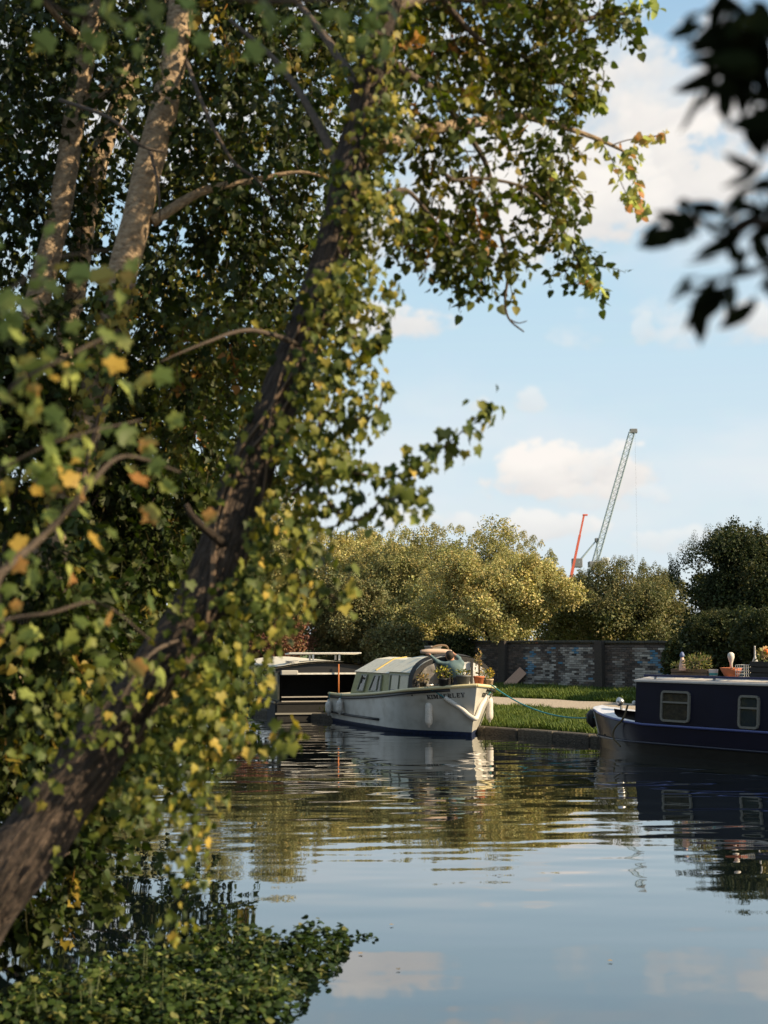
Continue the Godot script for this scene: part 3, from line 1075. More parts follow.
func cruiser():
	var t := thing("cabin_cruiser", "white cabin cruiser with cream roof and dark front hood moored at the grass bank", "boat", cru.origin, cru.basis)
	var hullm := mottled([[0.0, Vector3(0.30, 0.28, 0.235)], [0.35, Vector3(0.47, 0.455, 0.41)], [0.7, Vector3(0.54, 0.53, 0.49)], [1.0, Vector3(0.58, 0.57, 0.53)]], 0.35, 0.32, 0.0, 0.012, 5)
	var xs := [-0.12, -0.115, -0.09, -0.03, 0.1, 0.3, 0.55, 0.85, 1.2, 1.6, 2.1, 2.7, 3.4, 4.2, 5.0, 5.8, 6.5, 7.0, 7.2]
	var st := mb(true)
	for side in [-1.0, 1.0]:
		var rings := []
		for x in xs:
			var r := []
			for k in 9:
				r.append(cru_pt(x, lerpf(0.10, cru_sheer(x), k / 8.0), side))
			if side > 0:
				r.reverse()
			rings.append(r)
		loft(st, rings)
	var hull := part("hull", st, hullm, t)
	st = mb(true)
	for side in [-1.0, 1.0]:
		var rings := []
		for x in xs:
			var r := []
			for y in [-0.35, -0.15, 0.0, 0.10]:
				r.append(cru_pt(x, y, side))
			if side > 0:
				r.reverse()
			rings.append(r)
		loft(st, rings)
	part("antifouling_band", st, mottled([[0.0, Vector3(0.006, 0.010, 0.03)], [1.0, Vector3(0.015, 0.035, 0.11)]], 1.0, 0.6), t)
	st = mb()
	quad(st, cru_pt(7.2, -0.3, -1), cru_pt(7.2, 0.8, -1), cru_pt(7.2, 0.8, 1), cru_pt(7.2, -0.3, 1))
	part("transom", st, hullm, t)
	# deck: foredeck, side decks round the well, after deck
	st = mb(true)
	for seg in [[xs.slice(0, 7) + [0.75], 0.0], [[0.75, 0.95, 1.2, 1.45], 0.40], [[1.45, 2.1, 2.7, 3.4, 4.2, 5.0, 5.8, 6.5, 7.0, 7.2], 0.0]]:
		for side in [-1.0, 1.0]:
			var rings := []
			for x in seg[0]:
				var e := cru_pt(x, cru_sheer(x), side)
				var r := [e + Vector3(0, -0.015, 0), Vector3(e.x, e.y + 0.03, side * minf(seg[1], absf(e.z)))]
				if side > 0:
					r.reverse()
				rings.append(r)
			loft(st, rings)
	var deckm := mottled([[0.0, Vector3(0.42, 0.37, 0.25)], [1.0, Vector3(0.66, 0.60, 0.44)]], 0.9, 0.6)
	part("deck", st, deckm, t)
	st = mb()
	box(st, Vector3(1.09, 0.33, 0), Vector3(0.68, 0.04, 0.80))
	box(st, Vector3(1.09, 0.70, -0.42), Vector3(0.68, 0.7, 0.03))
	box(st, Vector3(1.09, 0.70, 0.42), Vector3(0.68, 0.7, 0.03))
	part("well", st, deckm, t)
	# cream gunwale cap and the black rubbing rail below it
	for side in [-1.0, 1.0]:
		st = mb(true)
		var pts := []
		for x in xs:
			pts.append(cru_pt(x, cru_sheer(x) - 0.005, side, 0.0))
		tube(st, pts, taper(pts.size(), 0.045, 0.04), 8)
		part("gunwale", st, mottled([[0.0, Vector3(0.55, 0.47, 0.25)], [1.0, Vector3(0.72, 0.64, 0.40)]], 1.5, 0.5), t)
		st = mb(true)
		pts = []
		for x in [0.32, 0.55, 0.85, 1.2, 1.6, 2.1, 2.7, 3.4, 4.2, 5.0, 5.8, 6.5, 7.0, 7.2]:
			pts.append(cru_pt(x, cru_sheer(x) - 0.085, side, 0.015))
		tube(st, pts, taper(pts.size(), 0.04, 0.036), 6)
		part("rub_rail", st, M.black, t)
	st = mb(true)
	var pts := []
	for x in [3.2, 4.0, 4.8, 5.6, 6.4, 7.1]:
		pts.append(cru_pt(x, 0.27, -1, 0.02))
	tube(st, pts, taper(6, 0.035, 0.03), 6)
	part("rubbing_strake", st, M.black, t)
	# the name on both bows
	var font := SystemFont.new()
	font.font_names = PackedStringArray(["Droid Serif"])
	font.font_weight = 700
	for side in [-1.0, 1.0]:
		var word := "KIMBERLEY"
		var x := 0.84 if side < 0 else 0.16
		var sgn := -1.0 if side < 0 else 1.0
		for ch in word:
			var tm := TextMesh.new()
			tm.text = ch
			tm.font = font
			tm.font_size = 48
			tm.pixel_size = 0.155 / 48.0
			tm.depth = 0.006
			var wd := {"I": 0.062, "M": 0.15}.get(ch, 0.115) as float
			var slope := cru_pt(x + 0.02, 1.0, side).distance_to(cru_pt(x - 0.02, 1.0, side)) / 0.04
			var xc := x + sgn * wd / 2 / slope
			var y := cru_sheer(xc) - 0.22
			var p := cru_pt(xc, y, side)
			var along := (cru_pt(xc + 0.05 * sgn, y, side) - p).normalized()
			var upv := (cru_pt(xc, y + 0.05, side) - p).normalized()
			var nrm := along.cross(upv).normalized()
			var o := part("letter", tm, M.black, hull)
			o.transform = Transform3D(Basis(along, nrm.cross(along), nrm), p + nrm * 0.006)
			x += sgn * wd / slope
	# cabin
	var sidem := mottled([[0.0, Vector3(0.24, 0.23, 0.09)], [0.5, Vector3(0.33, 0.32, 0.14)], [1.0, Vector3(0.38, 0.37, 0.19)]], 0.8, 0.5, 0.0, 0.02, 15)
	var roofm := mottled([[0.0, Vector3(0.46, 0.41, 0.30)], [0.5, Vector3(0.64, 0.60, 0.47)], [1.0, Vector3(0.70, 0.66, 0.54)]], 0.7, 0.5, 0.0, 0.02, 16)
	for sec in [[1.55, 3.05, 0.05, 0.0], [3.05, 5.75, 0.0, 0.45]]:
		var up: float = sec[2]
		var lean: float = sec[3]
		var prof := [Vector2(1.03, 0.80), Vector2(0.95 + up * 0.3, 1.45 + up), Vector2(0.90 + up * 0.3, 1.50 + up), Vector2(0.38, 1.80 + up), Vector2(0.0, 1.85 + up)]
		for side in [-1.0, 1.0]:
			st = mb()
			var rr := []
			for x in [sec[0], sec[1]]:
				var r := []
				for k in 2:
					r.append(Vector3(x - (lean * (prof[k].y - 0.8) if x == sec[1] else 0.0), prof[k].y, side * prof[k].x))
				if side > 0:
					r.reverse()
				rr.append(r)
			loft(st, rr)
			part("cabin_side", st, sidem, t)
		st = mb()
		var rr := []
		for x in [sec[0] - 0.03, sec[1] + 0.06]:
			var r := []
			for k in [1, 2, 3, 4, 3, 2, 1]:
				var sd := -1.0 if r.size() <= 3 else 1.0
				r.append(Vector3(x - (lean * (prof[k].y - 0.8) if x > sec[1] else 0.0), prof[k].y + 0.012, sd * (prof[k].x + (0.035 if k == 1 else 0.0))))
			rr.append(r)
		loft(st, rr)
		part("cabin_roof", st, roofm, t)
		st = mb()
		for x in [sec[0], sec[1]]:
			var r := []
			for k in [0, 1, 2, 3, 4, 3, 2, 1, 0]:
				var sd := -1.0 if r.size() <= 4 else 1.0
				r.append(Vector3(x - (lean * (prof[k].y - 0.8) if x == sec[1] else 0.0), prof[k].y, sd * prof[k].x))
			for k in 7:
				tri(st, r[0], r[k + 1], r[k + 2])
		part("bulkhead", st, sidem, t)
	# trim: yellow seam on the roof, gutter along the roof edge
	st = mb()
	for x in [4.15]:
		bar(st, Vector3(x, 1.525, -0.90), Vector3(x, 1.825, -0.375), 0.08, 0.02, Vector3(0, 0.87, -0.5))
		bar(st, Vector3(x, 1.825, -0.375), Vector3(x, 1.875, 0.0), 0.08, 0.02)
	part("roof_seam", st, plain(Vector3(0.62, 0.45, 0.12), 0.6), t)
	var f := func(x: float, y: float, out: float) -> Vector3:
		return Vector3(x, y, -(lerpf(1.03, 0.95, (y - 0.8) / 0.65) + out * 0.99)) + Vector3(0, out * 0.12, 0)
	var framem := plain(Vector3(0.22, 0.23, 0.17), 0.45)
	var blind := mottled([[0.0, Vector3(0.01, 0.012, 0.01)], [0.6, Vector3(0.02, 0.022, 0.016)], [0.68, Vector3(0.09, 0.09, 0.07)], [1.0, Vector3(0.12, 0.12, 0.09)]], 1.2, 0.9, 0.0, 0.015, 17)
	window_on(t, f, [Vector2(5.18, 0.95), Vector2(4.72, 0.95), Vector2(4.55, 1.38), Vector2(4.92, 1.38)], framem, blind)
	window_on(t, f, [Vector2(4.32, 0.97), Vector2(3.52, 0.97), Vector2(3.52, 1.39), Vector2(4.02, 1.39)], framem, blind, 0.035, [[Vector2(3.8, 0.97), Vector2(3.72, 1.39)]])
	window_on(t, f, [Vector2(2.92, 1.0), Vector2(1.72, 1.0), Vector2(1.72, 1.44), Vector2(2.92, 1.44)], framem, blind, 0.035, [[Vector2(2.35, 1.0), Vector2(2.35, 1.44)]])
	hood(t)
	# roof clutter
	st = mb(true)
	tube(st, smooth_path([Vector3(2.2, 1.98, -0.2), Vector3(2.15, 2.16, -0.1), Vector3(2.15, 2.18, 0.25), Vector3(2.2, 1.98, 0.35)], 5), taper(16, 0.025, 0.025), 6)
	var o := part("roof_hoop", st, M.wood, t)
	var box1 := thing("storage_box", "grey box on the cruiser roof beside the hood", "box", cru * Vector3(2.75, 1.965, 0.15), cru.basis)
	st = mb()
	box(st, Vector3(0, 0.09, 0), Vector3(0.4, 0.18, 0.3), Basis(), 0.015)
	part("body", st, plain(Vector3(0.18, 0.16, 0.14), 0.7), box1)
	st = mb()
	box(st, Vector3(0, 0.195, 0), Vector3(0.43, 0.03, 0.33), Basis(), 0.01)
	part("lid", st, plain(Vector3(0.25, 0.22, 0.2), 0.7), box1)
	var roll := thing("rolled_tarp", "pinkish rolled tarpaulin lying across the top of the hood", "tarpaulin", cru * Vector3(1.62, 1.98, -0.35), cru.basis)
	st = mb(true)
	tube(st, [Vector3(0, 0.06, -0.35), Vector3(0.02, 0.07, -0.1), Vector3(-0.02, 0.06, 0.25), Vector3(0.02, 0.05, 0.5)], [0.05, 0.07, 0.065, 0.05], 9, 0.25)
	part("roll", st, mottled([[0.0, Vector3(0.35, 0.26, 0.20)], [1.0, Vector3(0.55, 0.42, 0.34)]], 4.0, 0.9), roll)
	# fenders hang outside
	fender("white fender hanging at the stern corner of the cruiser", 7.0, 0.22, -1.0, 0.36)
	fender("white fender hanging below the aft cabin window", 5.85, 0.30, -1.0, 0.36)
	fender("long white fender hanging at the bow under the name", 0.80, 0.24, -1.0, 0.56)
	fender("white fender on the sunlit side of the bow", 0.92, 0.32, 1.0, 0.58)
	var v := thing("bow_fender", "white V-shaped fender hung round the stem of the cruiser", "fender", cru.origin, cru.basis)
	st = mb(true)
	var vp := smooth_path([cru_pt(0.42, 0.93, -1, 0.05), cru_pt(0.12, 0.70, -1, 0.07), cru_pt(-0.06, 0.50, -1, 0.05) + Vector3(-0.05, 0, 0), cru_pt(-0.12, 0.44, -1) + Vector3(-0.09, 0, 0), cru_pt(-0.06, 0.50, 1, 0.05) + Vector3(-0.05, 0, 0), cru_pt(0.12, 0.72, 1, 0.07), cru_pt(0.40, 0.95, 1, 0.05)], 5)
	tube(st, vp, vp.map(func(_p): return 0.058), 9)
	part("body", st, M.fender, v)
	for s in [-1.0, 1.0]:
		st = mb(true)
		tube(st, [cru_pt(0.42, 0.93, s, 0.05), cru_pt(0.75, cru_sheer(0.75) + 0.03, s, 0.03)], [0.012, 0.012], 5)
		part("lanyard", st, M.teal_rope, v)
	# mooring line to the bank by the narrowboat
	st = mb(true)
	var a := cru * (cru_pt(0.5, cru_sheer(0.5) + 0.05, 1))
	var b: Vector3 = Vector3(4.772, 0.621, -29.300)
	var line := []
	for i in 15:
		var k := i / 14.0
		line.append(a.lerp(b, k) + Vector3(0, -0.28 * 4.0 * k * (1.0 - k), 0))
	tube(st, line, taper(15, 0.016, 0.016), 6)
	o = part("mooring_rope", st, M.teal_rope, self)
	o.set_meta("label", "teal mooring rope from the white bow across the grass to the narrowboat")
	o.set_meta("category", "rope")
	flower_pots()

func fender(label: String, x: float, y: float, side: float, h: float):
	var p := cru_pt(x, y + h / 2, side, 0.11)
	var t := thing("boat_fender", label, "fender", cru * Vector3(p.x, y, p.z), cru.basis, "white boat fenders")
	var st := mb(true)
	var r := 0.095
	lathe(st, [Vector2(0, -0.05), Vector2(0.03, -0.05), Vector2(0.035, 0.0), Vector2(r * 0.8, 0.03), Vector2(r, 0.09), Vector2(r * 1.02, h * 0.35), Vector2(r * 0.96, h * 0.5), Vector2(r * 1.02, h * 0.65), Vector2(r, h - 0.09), Vector2(r * 0.8, h - 0.03), Vector2(0.035, h), Vector2(0.03, h + 0.05), Vector2(0, h + 0.05)], Vector3.ZERO, 14)
	part("body", st, M.fender, t)
	st = mb(true)
	var g := cru_pt(x, cru_sheer(x) + 0.03, side, 0.03) - Vector3(p.x, y, p.z)
	tube(st, [Vector3(0, h + 0.03, 0), g], [0.011, 0.011], 5)
	part("lanyard", st, M.teal_rope, t)

func arch(z: float, w: float, top: float, y0: float) -> float:
	var k := clampf(absf(z) / w, 0, 1)
	return y0 + (top - y0) * pow(1.0 - pow(k, 3.2), 0.4)

func hood(t: Node3D):
	# cloth hood over the front of the cabin: an arch with black borders and clear panels
	var st := mb(true)
	var rings := []
	for x in [1.22, 1.27, 1.35, 1.44, 1.53]:
		var k: float = (x - 1.22) / 0.31
		var w := lerpf(1.13, 1.10, k)
		var top := lerpf(1.95, 2.0, k)
		var r := []
		for i in 21:
			var a := PI * i / 20.0
			var z := -cos(a) * w
			r.append(Vector3(x - 0.06 * sin(a), 0.95 + (top - 0.95) * pow(sin(a), 0.5), z))
		rings.append(r)
	loft(st, rings)
	part("hood_cover", st, M.black_cloth, t)
	# front face: border strip and panels
	st = mb()
	var ring_o := []
	var ring_i := []
	for i in 21:
		var a := PI * i / 20.0
		ring_o.append(Vector3(1.215 - 0.06 * sin(a), 0.95 + 0.98 * pow(sin(a), 0.5), -cos(a) * 1.13))
		ring_i.append(Vector3(1.215 - 0.06 * sin(a), 0.95 + 0.86 * pow(sin(a), 0.5), -cos(a) * 1.02))
	loft(st, [ring_i, ring_o])
	part("hood_border", st, M.black_cloth, t)
	var vinyl := mottled([[0.0, Vector3(0.38, 0.37, 0.36)], [0.5, Vector3(0.55, 0.55, 0.55)], [1.0, Vector3(0.62, 0.62, 0.62)]], 0.5, 0.3, 2.0, 0.008, 18)
	var vinyl_dim := mottled([[0.0, Vector3(0.09, 0.08, 0.07)], [0.5, Vector3(0.16, 0.145, 0.13)], [1.0, Vector3(0.30, 0.29, 0.29)]], 0.5, 0.3, 2.0, 0.008, 19)
	for pn in [[-1.0, -0.42, vinyl_dim], [-0.38, -0.06, M.black_cloth], [0.0, 0.46, vinyl], [0.52, 1.0, vinyl]]:
		st = mb(true)
		var rr := []
		for i in 9:
			var z := lerpf(pn[0], pn[1], i / 8.0)
			var hi := arch(z, 1.05, 1.82, 0.95) - 0.02
			var r := []
			for k in 6:
				var y := lerpf(0.98, hi, k / 5.0)
				r.append(Vector3(1.19 + 0.025 * sin(z * 17.0 + y * 5.0) - 0.05 * (y - 0.95), y, z))
			rr.append(r)
		loft(st, rr)
		part("hood_panel", st, pn[2], t)
	for z in [-0.40, -0.03, 0.47]:
		st = mb()
		bar(st, Vector3(1.15, 0.95, z), Vector3(1.09, arch(z, 1.0, 1.84, 0.95), z), 0.06, 0.02, Vector3.LEFT)
		part("hood_strap", st, M.black_cloth, t)
	# tubular hoop seen through the near panel
	st = mb(true)
	tube(st, [Vector3(1.13, 1.22, -0.92), Vector3(1.13, 1.22, -0.42)], [0.012, 0.012], 6)
	part("hood_rail", st, M.steel, t)

func small_plant(label: String, at: Vector3, r: float, h: float, pal: Array, n: int, seed_: int, half := PLAIN, leaf := 0.05, called := "potted_plant") -> Node3D:
	rng.seed = seed_
	var t := thing(called, label, "plant", at)
	var st := mb(true)
	for i in 6:
		tube(st, [Vector3(0, -0.03, 0), (rand_dir() * Vector3(r, 0, r) * 0.5) + Vector3(0, h * 0.55, 0), (rand_dir() * Vector3(r, 0, r)) + Vector3(0, h * 0.85, 0)], [0.008, 0.006, 0.003], 4)
	part("stem", st, M.ivy_stem, t)
	var xs := []
	var cols := []
	for i in n:
		var u := in_ball()
		xs.append(aim(u + Vector3(0, 0.4, 0), rand_dir() + Vector3.UP, leaf * rng.randf_range(0.7, 1.3), Vector3(u.x * r, h * 0.55 + u.y * h * 0.5, u.z * r)))
		cols.append(pick(pal))
	many("foliage", leaf_shape(half), xs, cols, M.leaf, t)
	return t

func pot(label: String, at: Vector3, r: float, h: float, m: Material):
	var t := thing("flower_pot", label, "pot", at)
	var st := mb(true)
	lathe(st, [Vector2(0, 0), Vector2(r * 0.72, 0), Vector2(r * 0.92, h * 0.78), Vector2(r, h * 0.8), Vector2(r, h), Vector2(r * 0.88, h), Vector2(r * 0.85, h * 0.85)], Vector3.ZERO, 18)
	part("body", st, m, t)
	st = mb()
	lathe(st, [Vector2(r * 0.86, h * 0.86), Vector2(0, h * 0.9)], Vector3.ZERO, 18)
	part("soil", st, M.soil, t)

func flower_pots():
	var green := [[3, Vector3(0.10, 0.13, 0.03)], [2, Vector3(0.20, 0.19, 0.04)], [1, Vector3(0.45, 0.32, 0.04)]]
	var dry := [[3, Vector3(0.30, 0.20, 0.08)], [1, Vector3(0.18, 0.17, 0.06)]]
	var dk := func(x: float, z: float) -> Vector3:
		return cru * Vector3(x, cru_sheer(x) + 0.035, z)
	var pots := [
		[0.98, -0.93, 0.10, 0.12, M.black, "small dark pot with dry grass on the side deck by the hood", "tuft of dry orange grass in the pot by the hood", dry, 0.15, 0.22],
		[0.50, -0.60, 0.15, 0.18, M.black, "black pot with yellow flowers on the foredeck left of the grey tub", "yellow flowering plant in the black pot", [[2, Vector3(0.55, 0.42, 0.03)], [3, Vector3(0.14, 0.17, 0.04)]], 0.22, 0.30],
		[0.22, -0.20, 0.19, 0.24, plain(Vector3(0.10, 0.105, 0.105), 0.6), "large grey tub in the middle of the foredeck", "low herbs growing in the grey tub", green, 0.20, 0.16],
		[0.14, 0.18, 0.14, 0.20, M.terracotta, "terracotta pot at the tip of the foredeck", "thin dried shrub in the terracotta pot", dry, 0.10, 0.62],
		[0.42, 0.46, 0.13, 0.15, M.wood, "brown wooden pot on the sunlit side of the foredeck", "green leafy plant in the wooden pot", green, 0.19, 0.22],
		[0.62, 0.72, 0.10, 0.16, plain(Vector3(0.5, 0.36, 0.24), 0.8), "small tan pot nearest the sunlit gunwale", "yellow flower spike in the tan pot", [[2, Vector3(0.6, 0.4, 0.06)], [1, Vector3(0.15, 0.17, 0.05)]], 0.09, 0.28]]
	var i := 0
	for p in pots:
		var at: Vector3 = dk.call(p[0], p[1])
		pot(p[5], at, p[2], p[3], p[4])
		small_plant(p[6], at + Vector3(0, p[3] * 0.86, 0), p[8], p[9], p[7], 110, 300 + i)
		i += 1

# ---------------------------------------------------------------- black barge behind

func barge():
	# local frame: x to the right along its front, y up, z towards the camera
	var bs := Basis(Vector3(0.98, 0, -0.2).normalized(), Vector3.UP, Vector3(0.2, 0, 0.98).normalized())
	var t := thing("wide_barge", "black wide-beam barge with cream roof moored behind the cruiser", "boat", Vector3(-3.2, 0, -38.6), bs)
	var dark := mottled([[0.0, Vector3(0.006, 0.006, 0.006)], [1.0, Vector3(0.016, 0.015, 0.013)]], 0.7, 0.85)
	var sidem := mottled([[0.0, Vector3(0.02, 0.02, 0.012)], [1.0, Vector3(0.05, 0.05, 0.03)]], 0.8, 0.25, 0.0, 0.02, 21)
	var L := 11.0
	var W := 3.0
	var st := mb()
	box(st, Vector3(W / 2, 0.05, -L / 2), Vector3(W, 0.9, L), Basis(), 0.06)
	part("hull", st, dark, t)
	st = mb()
	box(st, Vector3(0.10, 1.0, -L / 2), Vector3(0.06, 1.02, L - 0.1))
	part("cabin_side", st, sidem, t)
	st = mb()
	box(st, Vector3(W - 0.10, 1.0, -L / 2), Vector3(0.06, 1.02, L - 0.1))
	part("cabin_side", st, sidem, t)
	st = mb()
	box(st, Vector3(W / 2, 1.0, -1.4), Vector3(W - 0.26, 1.02, 0.05))
	part("front_bulkhead", st, dark, t)
	st = mb()
	box(st, Vector3(W / 2, 1.0, -L + 0.1), Vector3(W - 0.26, 1.02, 0.05))
	part("rear_bulkhead", st, dark, t)
	# arched roof with thickness
	st = mb(true)
	var f := func(x: float) -> float: return 1.54 + 0.17 * sin(PI * clampf(x / W, 0, 1))
	var a := []
	var b := []
	for k in 2:
		var z := 0.12 if k == 0 else -L
		var r := []
		for i in 13:
			var x := lerpf(-0.08, W + 0.08, i / 12.0)
			r.append(Vector3(x, f.call(x), z))
		for i in 13:
			var x := lerpf(W + 0.08, -0.08, i / 12.0)
			r.append(Vector3(x, f.call(x) - 0.045, z))
		a.append(r)
	loft(st, [a[1], a[0]], true)
	part("roof", st, mottled([[0.0, Vector3(0.40, 0.36, 0.28)], [0.5, Vector3(0.60, 0.56, 0.46)], [1.0, Vector3(0.70, 0.66, 0.56)]], 0.6, 0.7, 0.0, 0.02, 23), t)
	# front fascia below the arch
	st = mb()
	for i in 12:
		var x0 := W * i / 12.0
		var x1 := W * (i + 1) / 12.0
		quad(st, Vector3(x0, f.call(x0) - 0.05, 0.03), Vector3(x1, f.call(x1) - 0.05, 0.03), Vector3(x1, 1.36, 0.03), Vector3(x0, 1.36, 0.03))
	part("fascia", st, M.black, t)
	for y in [[1.34, 0.05], [0.66, 0.035], [0.53, 0.03]]:
		st = mb()
		bar(st, Vector3(0.18, y[0], 0.05), Vector3(W - 0.1, y[0], 0.05), 0.04, y[1])
		part("rail", st, M.white_paint if y[0] > 1 else plain(Vector3(0.36, 0.33, 0.29), 0.5), t)
	st = mb()
	bar(st, Vector3(0.0, 0.17, 0.02), Vector3(W, 0.17, 0.02), 0.05, 0.05)
	part("rubbing_strake", st, plain(Vector3(0.22, 0.21, 0.18), 0.6), t)
	st = mb()
	bar(st, Vector3(-0.02, 0.50, 0), Vector3(-0.02, 0.50, -L), 0.05, 0.05)
	part("gunwale", st, plain(Vector3(0.06, 0.06, 0.045), 0.4), t)
	for i in 5:
		var z := -1.0 - i * 2.0
		var g := func(p: float, y: float, out: float) -> Vector3: return Vector3(0.07 - out, y, p)
		window_on(t, g, [Vector2(z, 0.80), Vector2(z - 1.2, 0.80), Vector2(z - 1.2, 1.35), Vector2(z, 1.35)], plain(Vector3(0.06, 0.06, 0.05), 0.4), plain(Vector3(0.02, 0.02, 0.015), 0.8), 0.05)
	# things on the roof
	var pn := thing("solar_panel", "flat white-edged solar panel propped above the barge roof", "solar panel", t.transform * Vector3(1.55, 1.72, -0.9), bs)
	st = mb()
	box(st, Vector3(0, 0.20, 0), Vector3(2.2, 0.035, 1.0), Basis(Vector3(1, 0, 0), -0.04), 0.006)
	part("panel_frame", st, M.white_paint, pn)
	st = mb()
	box(st, Vector3(0, 0.222, 0), Vector3(2.1, 0.012, 0.9), Basis(Vector3(1, 0, 0), -0.04))
	part("cells", st, plain(Vector3(0.01, 0.014, 0.04), 0.15), pn)
	for x in [-0.35, 0.45]:
		for z in [-0.35, 0.35]:
			st = mb()
			box(st, Vector3(x, 0.095, z), Vector3(0.05, 0.20, 0.05))
			part("leg", st, M.steel, pn)
	var post := thing("orange_post", "thin orange post standing at the front of the barge", "post", t.transform * Vector3(1.86, 0.5, 0.16), bs)
	st = mb(true)
	tube(st, [Vector3(0, 0, 0), Vector3(0, 1.12, 0)], [0.025, 0.022], 8)
	part("pole", st, plain(Vector3(0.42, 0.13, 0.03), 0.6), post)
	var rope := thing("coiled_hose", "grey coiled hose lying on the cream barge roof", "hose", t.transform * Vector3(0.55, 1.63, -0.35), bs)
	st = mb(true)
	var c := []
	for i in 60:
		var q := i / 59.0
		c.append(Vector3(cos(q * TAU * 4.0) * (0.16 + 0.04 * sin(q * 9.0)), 0.02 + 0.06 * q, sin(q * TAU * 4.0) * 0.2))
	tube(st, c, taper(60, 0.018, 0.018), 5)
	part("coil", st, plain(Vector3(0.3, 0.3, 0.3), 0.7), rope)
	var st_box := thing("roof_crate", "small pale crate on the barge roof beside the hose", "crate", t.transform * Vector3(0.35, 1.28, 0.14), bs)
	st = mb()
	box(st, Vector3(0.05, 0.09, -0.1), Vector3(0.5, 0.14, 0.28), Basis(), 0.02)
	part("body", st, plain(Vector3(0.38, 0.37, 0.34), 0.7), st_box)

# ---------------------------------------------------------------- navy narrowboat
# local frame: x aft from the bow tip, y up, z out towards the canal (0 is the hull side)

var nar := Transform3D(Basis(C, Vector3.UP, Vector3(-0.79, 0, 0.61)), Vector3(3.95, 0, -28.75))

func nar_side(x: float) -> float:     # half breadth of the bow
	var u := clampf(x / 2.2, 0, 1)
	return 1.03 * pow(1.0 - pow(1.0 - u, 2.0), 0.62)

func nar_top(x: float) -> float:
	return 0.60 + 0.26 * pow(clampf(1.0 - x / 2.3, 0, 1), 1.5)

